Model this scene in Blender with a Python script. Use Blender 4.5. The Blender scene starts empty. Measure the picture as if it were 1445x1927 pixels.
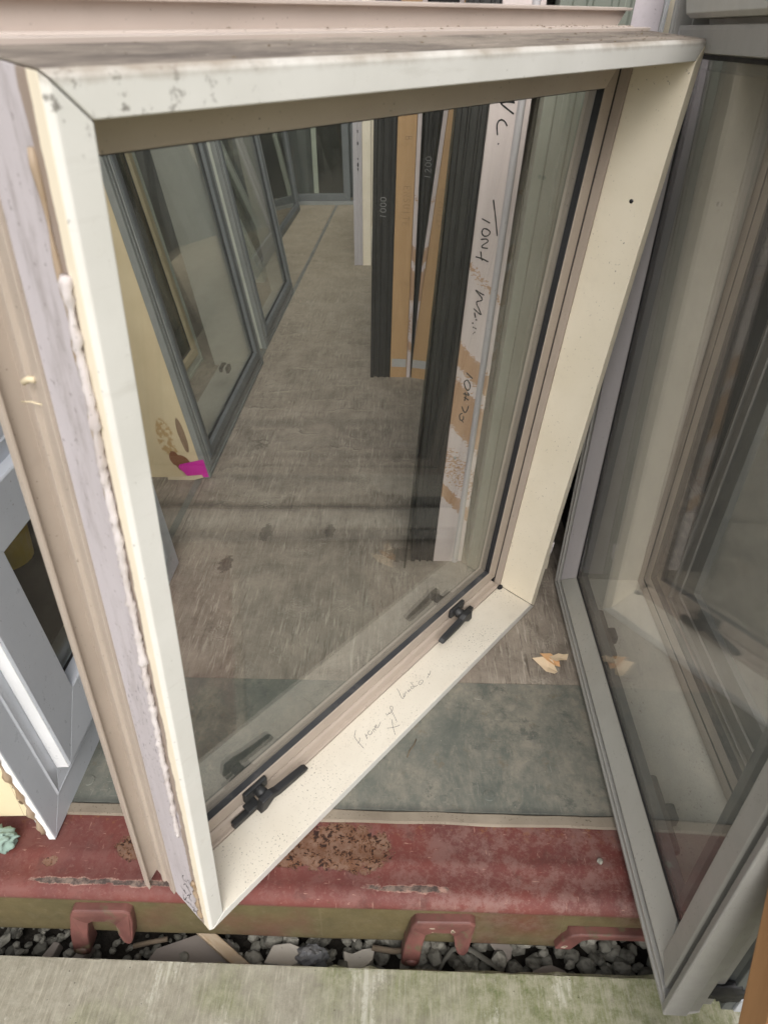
import bpy, bmesh, math, random
from mathutils import Vector, Matrix, noise as mnoise
rnd = random.Random(7)
S = bpy.context.scene
COL = S.collection
R = math.radians

# ------------------------------------------------------------------ camera
P, ROLL, PSI, H = R(34.6), R(-0.8), R(2.6), 1.2
fwd = Vector((-math.sin(PSI)*math.cos(P), math.cos(PSI)*math.cos(P), -math.sin(P)))
right = Vector((math.cos(PSI), math.sin(PSI), 0))
down = fwd.cross(right)
cx = math.cos(ROLL)*right - math.sin(ROLL)*down
cy = math.sin(ROLL)*right + math.cos(ROLL)*down
cam = bpy.data.cameras.new('camera')
camo = bpy.data.objects.new('camera', cam); COL.objects.link(camo)
cam.sensor_fit = 'AUTO'; cam.sensor_width = 36.0; cam.lens = 1310/1927*36
cam.clip_start = 0.02; cam.clip_end = 400
m = Matrix.Identity(4)
for i in range(3):
    m[i][0] = cx[i]; m[i][1] = -cy[i]; m[i][2] = -fwd[i]
m[2][3] = H
camo.matrix_world = m
cam.dof.use_dof = True; cam.dof.focus_distance = 1.75; cam.dof.aperture_fstop = 8.5
S.camera = camo

# ------------------------------------------------------------------ light
W = bpy.data.worlds.new('World'); S.world = W; W.use_nodes = True
wn = W.node_tree; wn.nodes.clear()
sky = wn.nodes.new('ShaderNodeTexSky'); sky.sky_type = 'NISHITA'; sky.sun_disc = False
sky.sun_elevation = R(44); sky.sun_rotation = R(172); sky.dust_density = 6; sky.air_density = 1.0; sky.ozone_density = 1
hs = wn.nodes.new('ShaderNodeHueSaturation'); hs.inputs['Saturation'].default_value = 0.22
bg = wn.nodes.new('ShaderNodeBackground'); bg.inputs['Strength'].default_value = 0.15
wo = wn.nodes.new('ShaderNodeOutputWorld')
wn.links.new(sky.outputs[0], hs.inputs['Color']); wn.links.new(hs.outputs[0], bg.inputs[0]); wn.links.new(bg.outputs[0], wo.inputs[0])
sl = bpy.data.lights.new('sun', 'SUN'); sl.energy = 0.95; sl.angle = R(45); sl.color = (1.0, 0.96, 0.9)
so = bpy.data.objects.new('sun', sl); COL.objects.link(so)
# light comes from behind the camera, low and broad
sd = Vector((-0.10, 0.71, -0.70)).normalized()
so.rotation_euler = sd.to_track_quat('-Z', 'Y').to_euler()
S.view_settings.view_transform = 'Standard'; S.view_settings.look = 'None'
S.view_settings.exposure = 0.4; S.view_settings.gamma = 1; S.view_settings.use_curve_mapping = False
S.render.engine = 'CYCLES'
S.cycles.use_denoising = True
S.cycles.max_bounces = 14; S.cycles.transparent_max_bounces = 40; S.cycles.glossy_bounces = 6; S.cycles.diffuse_bounces = 6
S.cycles.caustics_reflective = False; S.cycles.caustics_refractive = False

# ------------------------------------------------------------------ materials
class NB:
    """small node builder"""
    def __init__(s, name):
        s.m = bpy.data.materials.new(name); s.m.use_nodes = True
        s.t = s.m.node_tree; s.t.nodes.clear()
        s.out = s.t.nodes.new('ShaderNodeOutputMaterial')
        s.co = s.t.nodes.new('ShaderNodeTexCoord').outputs['Object']
    def n(s, k, **kw):
        o = s.t.nodes.new(k)
        for a, b in kw.items(): setattr(o, a, b)
        return o
    def put(s, sock, v):
        if v is None: return
        if isinstance(v, bpy.types.NodeSocket): s.t.links.new(v, sock)
        else: sock.default_value = v
    def vec(s, scale=(1,1,1), rot=(0,0,0), loc=(0,0,0), src=None):
        o = s.n('ShaderNodeMapping'); s.put(o.inputs[0], src or s.co)
        o.inputs['Scale'].default_value = scale; o.inputs['Rotation'].default_value = rot; o.inputs['Location'].default_value = loc
        return o.outputs[0]
    def noise(s, scale, detail=4, rough=.55, v=None, dist=0):
        o = s.n('ShaderNodeTexNoise'); s.put(o.inputs['Vector'], v or s.co)
        o.inputs['Scale'].default_value = scale; o.inputs['Detail'].default_value = detail
        o.inputs['Roughness'].default_value = rough; o.inputs['Distortion'].default_value = dist
        return o.outputs['Fac']
    def voro(s, scale, v=None, feature='F1', out='Distance'):
        o = s.n('ShaderNodeTexVoronoi', feature=feature); s.put(o.inputs['Vector'], v or s.co)
        o.inputs['Scale'].default_value = scale
        return o.outputs[out]
    def ramp(s, x, a, b, c=0., d=1.):
        o = s.n('ShaderNodeMapRange'); o.clamp = True; s.put(o.inputs[0], x)
        for i, v in enumerate((a, b, c, d)): o.inputs[i+1].default_value = v
        return o.outputs[0]
    def math(s, op, a, b=None, c=None):
        o = s.n('ShaderNodeMath', operation=op); s.put(o.inputs[0], a)
        if b is not None: s.put(o.inputs[1], b)
        if c is not None: s.put(o.inputs[2], c)
        return o.outputs[0]
    def mix(s, f, a, b):
        o = s.n('ShaderNodeMix', data_type='RGBA'); s.put(o.inputs[0], f)
        s.put(o.inputs[6], a if isinstance(a, bpy.types.NodeSocket) else (*a, 1)); s.put(o.inputs[7], b if isinstance(b, bpy.types.NodeSocket) else (*b, 1))
        return o.outputs[2]
    def xyz(s, src=None):
        o = s.n('ShaderNodeSeparateXYZ'); s.put(o.inputs[0], src or s.co); return o.outputs
    def spot(s, x, y, cx_, cy_, rx, ry, nz=None, amp=.5):
        """1 inside an irregular ellipse, else 0"""
        a = s.math('POWER', s.math('DIVIDE', s.math('SUBTRACT', x, cx_), rx), 2.0)
        b = s.math('POWER', s.math('DIVIDE', s.math('SUBTRACT', y, cy_), ry), 2.0)
        d = s.math('SQRT', s.math('ADD', a, b))
        if nz is not None: d = s.math('ADD', d, s.math('MULTIPLY', s.math('SUBTRACT', nz, .5), amp*2))
        return s.ramp(d, .95, 1.05, 1., 0.)
    def mx(s, a, b): return s.math('MAXIMUM', a, b)
    def bsdf(s, col, rough=.5, metal=0., bump=None, bstr=.2, bdist=.002, spec=.5):
        o = s.n('ShaderNodeBsdfPrincipled')
        s.put(o.inputs['Base Color'], col if isinstance(col, bpy.types.NodeSocket) else (*col, 1))
        s.put(o.inputs['Roughness'], rough); s.put(o.inputs['Metallic'], metal)
        o.inputs['Specular IOR Level'].default_value = spec
        if bump is not None:
            b = s.n('ShaderNodeBump'); b.inputs['Strength'].default_value = bstr; b.inputs['Distance'].default_value = bdist
            s.put(b.inputs['Height'], bump); s.t.links.new(b.outputs[0], o.inputs['Normal'])
        s.t.links.new(o.outputs[0], s.out.inputs[0]); return s.m

def paint(name, c, c2=None, rough=.45, dirt=.25, speck=0., dirtcol=(.16,.13,.10), metal=0., scratch=0.):
    b = NB(name)
    c2 = c2 or tuple(v*.86 for v in c)
    col = b.mix(b.ramp(b.noise(9, 5), .35, .7), c, c2)
    if dirt:
        d = b.math('MULTIPLY', b.ramp(b.noise(26, 9, .7), .55, .8), b.ramp(b.noise(4, 3), .35, .7, .2, 1))
        col = b.mix(b.math('MULTIPLY', d, dirt), col, dirtcol)
    if speck:
        sp = b.ramp(b.noise(260, 2, .5), .70 - .06*speck, .74 - .06*speck)
        sp = b.math('MULTIPLY', sp, b.ramp(b.noise(11, 3), .38, .62, .1, 1))
        sp2 = b.ramp(b.voro(70), .03, .06, 1, 0)
        sp2 = b.math('MULTIPLY', sp2, b.ramp(b.noise(45, 2), .52, .56))
        col = b.mix(b.math('MULTIPLY', b.mx(sp, sp2), .75), col, (.055,.042,.03))
    if scratch:
        v = b.vec((300, 300, 6)); s1 = b.ramp(b.noise(1, 2, .5, v), .68, .72)
        col = b.mix(b.math('MULTIPLY', s1, scratch), col, tuple(min(1, x*1.7+.06) for x in c))
    return b.bsdf(col, b.ramp(b.noise(40, 4), .3, .7, rough-.08, rough+.12), metal, b.noise(180, 3), .06, .001)

M = {}
def make_materials():
    M['cream'] = paint('cream_paint', (.79,.72,.585), (.74,.67,.53), .42, .15, .15)
    M['cream_rail_plain'] = paint('pale_cream_paint', (.69,.68,.65), (.63,.62,.585), .4, .25, .03)
    b = NB('sooty_cream_rail'); q = b.xyz()
    col = b.mix(b.ramp(b.noise(9, 6), .35, .7), (.69,.68,.65), (.62,.61,.575))
    col = b.mix(b.math('MULTIPLY', b.ramp(b.noise(1, 5, .7, b.vec((8,8,60))), .56, .7), .35), col, (.47,.45,.41))
    soot = b.math('MULTIPLY', b.ramp(b.noise(75, 5, .7), .56, .64), b.math('MULTIPLY', b.ramp(q[0], .20, .05), b.ramp(q[2], 1.14, 1.165)))
    soot = b.mx(soot, b.math('MULTIPLY', b.ramp(b.noise(110, 4, .7), .66, .70), .7))
    col = b.mix(b.math('MULTIPLY', soot, .75), col, (.11,.095,.08))
    col = b.mix(b.math('MULTIPLY', b.ramp(b.noise(30, 8, .75), .60, .74), .4), col, (.36,.31,.25))
    grime = b.math('MULTIPLY', b.ramp(b.math('ADD', q[2], b.math('MULTIPLY', b.math('SUBTRACT', b.noise(40, 6, .7), .5), .012)), 1.1845, 1.1925), b.ramp(b.noise(9, 4), .4, .6, .3, .9))
    col = b.mix(grime, col, (.30,.25,.20))
    M['cream_rail'] = b.bsdf(col, .42, 0, b.noise(120, 4), .08, .001)
    M['cream_ledge'] = paint('speckled_cream_paint', (.70,.655,.565), (.64,.59,.50), .5, .25, 1.1)
    b = NB('dirty_top_edge')       # top of the head board: primer under grime
    g = b.ramp(b.noise(18, 10, .75, b.vec((.35,1.4,1))), .35, .62)
    col = b.mix(g, (.34,.29,.24), (.11,.09,.075))
    col = b.mix(b.ramp(b.voro(55), .05, .09, .8, 0), col, (.5,.46,.4))
    M['dirt_top'] = b.bsdf(col, .8, 0, b.noise(90, 6), .4, .003)
    # outer face of the main jambs: lilac undercoat with cream overspill near the room edge
    b = NB('lilac_undercoat'); q = b.xyz()
    nz = b.noise(30, 6, .65, b.vec((1,1,.35)))
    col = b.mix(b.ramp(b.noise(7, 6, .6, b.vec((1,1,.3))), .35, .68), (.50,.465,.49), (.42,.385,.40))
    col = b.mix(b.math('MULTIPLY', b.ramp(b.noise(120, 3), .64, .7), .6), col, (.16,.13,.13))
    st = b.ramp(b.noise(1, 9, .78, b.vec((20,26,5))), .50, .66)
    col = b.mix(b.math('MULTIPLY', b.math('MULTIPLY', st, b.ramp(q[2], .3, 1.15, .35, 1)), .75), col, (.25,.22,.215))
    tick = b.math('MULTIPLY', b.ramp(b.noise(1, 3, .5, b.vec((60,260,70), (.6,0,0))), .62, .66), b.ramp(b.math('ABSOLUTE', b.math('SUBTRACT', q[2], .52)), .06, .16, .8, 0))
    col = b.mix(tick, col, (.15,.14,.15))
    br = b.ramp(b.math('ADD', q[1], b.math('MULTIPLY', b.math('SUBTRACT', nz, .5), .016)), .0155, .0168, 1, 0)
    glue = b.ramp(b.math('ADD', q[1], b.math('MULTIPLY', b.math('SUBTRACT', nz, .5), .03)), .026, .029, 1, 0)
    col = b.mix(b.math('MULTIPLY', glue, .75), col, (.23,.165,.11))
    col = b.mix(br, col, (.74,.665,.53))
    M['lilac'] = b.bsdf(col, .6, 0, nz, .3, .003)
    M['lilac_plain'] = paint('lilac_undercoat_board', (.56,.51,.54), None, .6, .35, .3)
    M['beige'] = paint('beige_anodised_aluminium', (.43,.365,.31), (.385,.325,.275), .38, .25, .25)
    M['pinkbeige'] = paint('pink_beige_aluminium', (.53,.455,.41), (.48,.41,.365), .36, .3, .25)
    M['taupe'] = paint('taupe_aluminium', (.60,.52,.45), (.55,.47,.40), .38, .2, .1)
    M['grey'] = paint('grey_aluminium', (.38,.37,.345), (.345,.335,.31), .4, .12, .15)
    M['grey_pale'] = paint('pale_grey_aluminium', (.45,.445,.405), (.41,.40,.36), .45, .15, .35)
    M['grey_inner'] = paint('grey_inner_aluminium', (.47,.445,.455), (.43,.41,.42), .5, .15, .2)
    M['slate'] = paint('slate_grey_aluminium', (.125,.135,.138), (.105,.115,.118), .4, .25, .1, (.3,.28,.24), 0, .35)
    M['slate_pale'] = paint('weathered_slate_aluminium', (.24,.25,.24), (.19,.2,.195), .45, .3, .1, (.35,.32,.27), 0, .3)
    M['black'] = paint('black_aluminium', (.012,.0115,.011), (.02,.019,.018), .42, .22, .1, (.12,.11,.09), 0, .25)
    M['white'] = paint('white_powder_coat', (.52,.545,.59), (.48,.505,.55), .33, .1, .1)
    M['white_edge'] = paint('bright_white_powder_coat', (.78,.79,.80), None, .33, .05)
    M['sage'] = paint('pale_sage_aluminium', (.58,.61,.54), (.52,.55,.48), .45, .2)
    M['rubber'] = paint('black_rubber_gasket', (.012,.012,.014), (.02,.02,.022), .6, .3, 0, (.12,.11,.1))
    M['gasket_dusty'] = paint('dusty_gasket', (.025,.026,.03), (.06,.06,.06), .75, .8, 0, (.2,.19,.18))
    M['latch'] = paint('black_cast_handle', (.012,.013,.014), (.03,.03,.032), .5, .4, .0, (.14,.14,.13))
    M['caulk'] = paint('white_caulk', (.60,.56,.56), (.46,.41,.40), .8, .8, .5, (.36,.24,.17))
    M['glue'] = paint('brown_glue', (.25,.17,.10), (.40,.33,.26), .6, .3)
    M['ink'] = paint('black_marker', (.012,.012,.016), None, .5, 0)
    M['pencil'] = paint('pencil_line', (.16,.15,.15), None, .7, 0)
    M['chalk'] = paint('white_pen', (.36,.36,.35), None, .6, 0)
    M['faint'] = paint('faint_pencil', (.22,.14,.075), None, .7, 0)
    M['pink'] = paint('magenta_tag_card', (.56,.018,.33), (.50,.015,.29), .55, .05)
    M['yellow'] = paint('yellow_plastic', (.85,.60,.01), None, .4, 0)
    M['peel'] = paint('peeling_cream_paint', (.62,.53,.37), (.5,.42,.3), .6, .2)
    M['foam'] = paint('aqua_foam', (.24,.33,.285), (.15,.22,.19), .85, .3)
    M['paper'] = paint('torn_paper', (.72,.56,.38), (.78,.62,.42), .8, .1)
    M['paper_o'] = paint('orange_torn_paper', (.72,.40,.18), (.7,.5,.3), .8, .1)
    M['card'] = paint('grey_card', (.30,.26,.23), (.24,.21,.185), .85, .3)
    M['paleboard'] = paint('pale_broken_board', (.52,.49,.44), (.42,.37,.3), .8, .5, .3)
    M['strip_pl'] = paint('grey_plastic_strip', (.13,.125,.105), (.18,.17,.14), .7, .4)
    M['bark'] = paint('dry_twig', (.20,.155,.11), (.12,.09,.06), .9, .3)
    M['foil'] = paint('crumpled_grey_film', (.10,.105,.11), (.25,.25,.26), .25, .1)
    M['silver'] = paint('silver_tape', (.36,.36,.35), (.48,.47,.46), .4, .3)
    M['pale_reveal'] = paint('pale_reveal_paint', (.50,.49,.44), (.44,.43,.38), .5, .25, .4)
    M['reveal_speck'] = paint('speckled_pale_reveal', (.72,.70,.62), (.65,.63,.56), .55, .25, .9)
    M['grey_reveal'] = paint('grey_pale_reveal', (.40,.385,.345), (.36,.345,.31), .5, .2, .3)
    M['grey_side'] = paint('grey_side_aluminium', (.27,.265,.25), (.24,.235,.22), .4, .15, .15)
    M['strip_metal'] = paint('worn_floor_strip', (.20,.20,.175), (.13,.13,.115), .5, .5, .2)
    M['grey_reflection'] = paint('painted_grey_reflection', (.52,.52,.47), (.44,.44,.40), .5, .4, .3)  # even pale grey standing in for a reflection in the pane
    M['greengrey'] = paint('reflection_green_grey', (.175,.19,.16), (.13,.145,.12), .45, .35, .2, (.26,.27,.22), 0, .3)  # green-grey stands in for the reflection seen over this frame
    M['sealant'] = paint('beige_sealant', (.26,.22,.17), (.17,.14,.105), .8, .9, .9)
    M['wall'] = paint('container_interior', (.17,.17,.155), (.13,.13,.12), .6, .4)
    M['dark'] = paint('dark_bearer_and_shade', (.03,.03,.028), None, .8, 0)  # plain dark tone for the bearer and for painted shade behind a pane
    # peeling cream reveal board with bare timber blotches
    b = NB('chipped_cream_board'); q = b.xyz()
    col = b.mix(b.ramp(b.noise(8, 4), .35, .7), (.60,.50,.33), (.54,.44,.28))
    n1 = b.noise(22, 6, .65); wood = b.mix(b.ramp(b.noise(1, 4, .6, b.vec((60,90,8))), .3, .7), (.19,.115,.07), (.27,.19,.125))
    yl = q[1]; zl = q[2]      # local depth from the aluminium, height
    chips = b.spot(yl, zl, .047, .165, .011, .062, n1, .25)
    brown = b.mx(b.spot(yl, zl, .078, .065, .024, .03, n1, .35), b.spot(yl, zl, .098, .085, .016, .028, n1, .4))
    wear = b.math('MULTIPLY', b.spot(yl, zl, .10, .16, .028, .065, n1, .7), b.ramp(b.noise(60, 6, .7), .45, .55))
    col = b.mix(wear, col, (.42,.28,.13)); col = b.mix(chips, col, wood); col = b.mix(brown, col, (.20,.085,.04))
    M['chipped'] = b.bsdf(col, .6, 0, b.mx(chips, brown), -.5, .004)
    # cream side board with a row of nail holes
    b = NB('nailed_cream_board'); q = b.xyz(); n1 = b.noise(60, 4)
    col = b.mix(b.ramp(b.noise(8, 4), .35, .7), (.72,.62,.42), (.66,.56,.37))
    for yy, zz in ((.064,.012),(.052,.07),(.105,.015),(.046,.115),(.062,.20)):
        col = b.mix(b.spot(q[1], q[2], yy, zz, .0045, .006, n1, .4), col, (.12,.08,.05))
    ln = b.ramp(b.math('ABSOLUTE', b.math('SUBTRACT', b.math('ADD', q[1], b.math('MULTIPLY', q[2], .12)), .066)), .0004, .0008, .6, 0)
    col = b.mix(ln, col, (.25,.2,.13))
    M['nailed'] = b.bsdf(col, .55)
    # plywood reveal, plain
    def wood(name, c1, c2, st=(60,60,5), rough=.65):
        b = NB(name); v = b.vec(st); g = b.noise(1, 6, .6, v, .4)
        col = b.mix(b.ramp(g, .3, .7), c1, c2)
        col = b.mix(b.math('MULTIPLY', b.ramp(b.noise(14, 5), .6, .75), .35), col, tuple(x*.55 for x in c1))
        return b.bsdf(col, rough, 0, g, .15, .002)
    M['ply'] = wood('honey_plywood', (.50,.315,.155), (.43,.265,.125))
    M['ply_old'] = wood('orange_timber_post', (.40,.21,.09), (.30,.15,.06), (30,30,3))
    M['stick'] = wood('pale_splintered_timber', (.48,.40,.30), (.36,.24,.13), (12,50,50))
    # pink-white primed board worn down to the timber in bands
    b = NB('worn_primed_board'); q = b.xyz()
    saw = b.noise(1, 3, .6, b.vec((120,120,260), (0, .55, 0)))
    grain = b.noise(1, 4, .6, b.vec((140,140,6)))
    woodc = b.mix(b.ramp(grain, .3, .7), (.47,.30,.19), (.37,.225,.135))
    base = b.mix(b.ramp(b.noise(1, 5, .6, b.vec((70,70,3))), .35, .7), (.60,.52,.50), (.54,.46,.44))
    zz = b.math('ADD', q[2], b.math('MULTIPLY', q[1], 1.0))
    def band(c, h, soft):
        return b.ramp(b.math('ABSOLUTE', b.math('SUBTRACT', zz, c)), h, h+soft, 1, 0)
    nz = b.noise(40, 4)
    bz = b.mx(b.mx(band(.665,.018,.03), band(.545,.045,.05)), b.mx(band(.30,.008,.035), b.math('MULTIPLY', band(.39,.03,.08), .65)))
    bz = b.mx(bz, b.math('MULTIPLY', band(.86,.004,.03), .7))
    wf = b.ramp(b.math('ADD', bz, b.math('MULTIPLY', b.math('SUBTRACT', saw, .5), 1.5)), .62, .72)
    edge = b.ramp(q[1], .008, .016)
    wf = b.math('MULTIPLY', wf, b.mx(edge, b.ramp(nz, .55, .6)))
    col = b.mix(wf, base, woodc)
    M['primed'] = b.bsdf(col, .65, 0, saw, .15, .002)
    # plywood floor, worn and dusty
    b = NB('worn_plywood_floor'); q = b.xyz()
    g = b.noise(1, 10, .75, b.vec((60, 7, 1), (0,0,.10)), .4)
    blot = b.noise(6, 12, .8, None, .4)
    col = b.mix(b.ramp(blot, .38, .60), (.31,.262,.212), (.155,.128,.102))
    col = b.mix(b.math('MULTIPLY', b.ramp(g, .42, .66), .5), col, (.30,.26,.215))
    def scratch(sc, rot, lo, hi, off):
        return b.ramp(b.noise(1, 5, .7, b.vec(sc, (0,0,rot), off), .6), lo, hi)
    p1 = scratch((135, 11, 1), .16, .555, .63, (0,0,0)); p2 = scratch((120, 8, 1), .70, .60, .66, (7,2,0)); p3 = scratch((110, 8, 1), -.35, .61, .67, (3,9,0))
    d1 = scratch((125, 10, 1), .05, .54, .64, (5,5,0))
    patch = b.ramp(b.noise(5, 5, .6, b.vec((1,.6,1), (0,0,0), (2,2,0))), .40, .62, .25, 1)
    col = b.mix(b.math('MULTIPLY', b.math('MULTIPLY', d1, patch), .7), col, (.075,.058,.045))
    col = b.mix(b.math('MULTIPLY', b.math('MULTIPLY', b.mx(p1, b.mx(p2, p3)), patch), .72), col, (.47,.42,.35))
    # veneer checks: wavy lines running across the boards
    wv = b.vec((3.2, 1, 1)); wob = b.noise(1, 6, .65, b.vec((7, 2.5, 1)))
    yy = b.math('ADD', q[1], b.math('MULTIPLY', wob, .16))
    yy = b.math('ADD', yy, b.math('MULTIPLY', b.noise(1, 3, .5, b.vec((.6, 3.5, 1))), .35))
    ph = b.math('FRACT', b.math('MULTIPLY', yy, 9.0))
    broken = b.ramp(b.noise(1, 6, .7, b.vec((6, 9, 1), (0,0,0), (1,7,0))), .48, .60)
    far = b.ramp(q[1], 1.75, 2.1, .15, 1)
    lite = b.math('MULTIPLY', b.math('MULTIPLY', b.ramp(b.math('ABSOLUTE', b.math('SUBTRACT', ph, .5)), .0, .16, 1, 0), broken), far)
    darkl = b.math('MULTIPLY', b.math('MULTIPLY', b.ramp(b.math('ABSOLUTE', b.math('SUBTRACT', ph, .60)), .0, .05, 1, 0), broken), far)
    col = b.mix(b.math('MULTIPLY', lite, .42), col, (.42,.365,.29)); col = b.mix(b.math('MULTIPLY', darkl, .75), col, (.06,.047,.036))
    col = b.mix(b.math('MULTIPLY', b.ramp(q[1], 2.2, 4.4), .35), col, (.42,.36,.235))      # warm far-end light put into the board colour
    bands = b.math('SUBTRACT', q[1], b.math('MULTIPLY', b.math('SUBTRACT', wob, .5), .10))
    for c_, w_, k_ in ((1.765,.030,.75), (1.60,.03,.45), (1.93,.025,.4), (2.33,.05,.35)):
        col = b.mix(b.math('MULTIPLY', b.ramp(b.math('ABSOLUTE', b.math('SUBTRACT', bands, c_)), .0, w_, k_, 0), b.ramp(blot, .3, .6, .4, 1)), col, (.065,.052,.042))
    col = b.mix(b.math('MULTIPLY', b.ramp(b.math('ABSOLUTE', b.math('SUBTRACT', bands, 1.69)), .0, .05, .5, 0), b.ramp(g, .4, .6)), col, (.44,.39,.32))
    dust = b.math('MULTIPLY', b.ramp(b.noise(8, 7, .7, b.vec((1,1,1),(0,0,0),(3,3,0))), .54, .70), b.ramp(b.noise(190, 3), .42, .6))
    col = b.mix(b.math('MULTIPLY', dust, .7), col, (.44,.40,.33))
    grit = b.math('MULTIPLY', b.ramp(b.voro(60), .035, .06, 1, 0), b.ramp(b.noise(23, 2), .56, .6))
    col = b.mix(b.math('MULTIPLY', grit, .8), col, (.50,.46,.38))
    nz = b.noise(55, 8, .75)
    spots = None
    for sx, sy, rx, ry in ((-.42,1.625,.016,.040), (-.234,1.635,.015,.030), (-.504,1.475,.019,.036), (-.02,1.53,.05,.03)):
        s_ = b.spot(q[0], q[1], sx, sy, rx, ry, nz, 1.3); spots = s_ if spots is None else b.mx(spots, s_)
    col = b.mix(b.math('MULTIPLY', b.math('MULTIPLY', spots, b.ramp(g, .2, .6, 1, .55)), .85), col, (.045,.032,.024))
    M['floor'] = b.bsdf(col, .78, 0, b.math('ADD', b.math('MULTIPLY', g, .5), b.math('SUBTRACT', b.math('MULTIPLY', lite, .5), darkl)), .5, .003)
    # galvanised threshold plate
    b = NB('stained_steel_plate'); q = b.xyz()
    def nn(sc, off, st=(1,1,1), rot=0): return b.noise(1, 12, .8, b.vec((sc*st[0], sc*st[1], 1), (0,0,rot), off), .3)
    n1 = nn(8, (0,0,0)); n2 = nn(34, (3,1,0)); n3 = nn(13, (7,7,0)); n4 = nn(6, (2,8,0), (1,.5,1), .4)
    col = b.mix(b.ramp(n1, .40, .60), (.105,.115,.10), (.165,.165,.14))
    tan = b.ramp(b.math('ADD', n4, b.math('MULTIPLY', q[0], .16)), .46, .58)
    col = b.mix(b.math('MULTIPLY', tan, b.ramp(n2, .40, .56, .2, .8)), col, (.28,.255,.205))
    col = b.mix(b.math('MULTIPLY', b.ramp(n3, .55, .63), .75), col, (.075,.083,.075))
    col = b.mix(b.math('MULTIPLY', b.ramp(nn(20, (9,2,0)), .57, .66), .6), col, (.15,.115,.075))
    sc1 = b.ramp(b.noise(1, 3, .5, b.vec((34, 320, 1), (0,0,1.1))), .67, .70); sc2 = b.ramp(b.noise(1, 3, .5, b.vec((300, 26, 1), (0,0,.25))), .67, .70)
    col = b.mix(b.math('MULTIPLY', b.mx(sc1, sc2), .28), col, (.36,.34,.29))
    gr = b.math('MULTIPLY', b.ramp(b.voro(85), .04, .075, 1, 0), b.ramp(b.noise(17, 3), .50, .56))
    col = b.mix(b.math('MULTIPLY', gr, .8), col, (.47,.44,.37))
    pit = b.math('MULTIPLY', b.ramp(b.voro(110, b.vec((1,1,1),(0,0,0),(3,3,3))), .05, .09, 1, 0), b.ramp(b.noise(13, 3), .50, .56))
    col = b.mix(b.math('MULTIPLY', pit, .8), col, (.045,.04,.03))
    edge = b.ramp(b.math('ADD', q[1], b.math('MULTIPLY', n2, .03)), .785, .768)
    col = b.mix(b.math('MULTIPLY', edge, .7), col, (.06,.062,.055))
    M['plate'] = b.bsdf(col, b.ramp(n2, .3, .7, .5, .75), .1, n2, .2, .002)
    # red oxide sill with rust and algae
    b = NB('red_oxide_paint'); q = b.xyz()
    n1 = b.noise(8, 6, .6); n2 = b.noise(70, 8, .7); n3 = b.noise(24, 7, .65)
    col = b.mix(b.ramp(n1, .35, .68), (.145,.041,.033), (.115,.041,.037))
    dusty = b.math('MULTIPLY', b.ramp(b.noise(17, 12, .86, None), .475, .545), b.ramp(q[0], -.2, .12, .3, 1))
    dusty = b.mx(dusty, b.math('MULTIPLY', b.ramp(b.noise(130, 5, .7), .54, .66), .6))
    col = b.mix(b.math('MULTIPLY', dusty, .5), col, (.235,.15,.13))
    stain = b.ramp(b.noise(19, 8, .7, b.vec((1,1,1),(0,0,0),(4,4,0))), .56, .66)
    col = b.mix(b.math('MULTIPLY', stain, .5), col, (.075,.032,.026))
    fleck = b.ramp(b.noise(60, 6, .75, b.vec((1,1,1),(0,0,0),(8,4,0))), .665, .69)
    col = b.mix(b.math('MULTIPLY', fleck, .8), col, (.10,.05,.028))
    scr = b.ramp(b.noise(1, 3, .5, b.vec((40, 260, 1), (0,0,.9))), .69, .72)
    scr = b.mx(scr, b.ramp(b.noise(1, 3, .5, b.vec((260, 40, 1), (0,0,.35))), .69, .72))
    col = b.mix(b.math('MULTIPLY', scr, .6), col, (.40,.24,.19))
    front = b.ramp(q[2], -.022, -.036)          # algae layer grows on the upright face
    alg = b.math('MULTIPLY', front, b.ramp(b.math('ADD', b.noise(3.2, 5, .6), b.math('MULTIPLY', q[0], -.10)), .34, .50, .25, 1))
    gcol = b.mix(b.ramp(n3, .3, .7), (.135,.118,.055), (.085,.082,.036))
    gcol = b.mix(b.math('MULTIPLY', b.ramp(n2, .55, .7), .5), gcol, (.19,.16,.10))
    col = b.mix(b.math('MULTIPLY', alg, .85), col, gcol)
    nz = b.noise(42, 8, .75); nz2 = b.noise(75, 8, .72, b.vec((.6,1,1)))
    def sp(*a): return b.spot(q[0], q[1], *a, nz, 1.0)
    def sp2(*a): return b.spot(q[0], q[1], *a, nz2, 1.5)
    rust = b.mx(sp(-.118,.683,.088,.046), b.mx(sp(-.485,.675,.034,.026), sp(-.20,.665,.05,.02)))
    rust = b.mx(rust, b.math('MULTIPLY', sp(-.631,.643,.014,.010), .9))
    lip = b.mx(sp2(-.43,.6085,.11,.0052), b.mx(sp2(-.585,.6085,.055,.005), sp2(.005,.613,.065,.0052)))
    streak = b.math('MULTIPLY', b.ramp(q[1], .70, .73), b.ramp(n2, .56, .62))
    rn = b.noise(115, 7, .72, b.vec((1,1,1), (0,0,0), (2,9,0)), .6); rn2 = b.noise(38, 6, .7)
    rc = b.mix(b.ramp(rn2, .35, .65), (.125,.058,.034), (.20,.125,.09))
    rc = b.mix(b.ramp(rn, .50, .545), rc, (.16,.062,.022))
    rc = b.mix(b.ramp(rn, .535, .565), rc, (.026,.013,.010))
    top = b.math('SUBTRACT', 1.0, front)
    rim = b.math('MULTIPLY', b.math('SUBTRACT', b.mx(lip, rust), .5), 0)
    col = b.mix(b.math('MULTIPLY', b.math('MULTIPLY', streak, top), .6), col, (.22,.10,.04))
    halo = b.mx(b.spot(q[0], q[1], -.43,.6085,.114,.0066, nz2, 1.5), b.spot(q[0], q[1], -.585,.6085,.057,.0063, nz2, 1.5))
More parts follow.
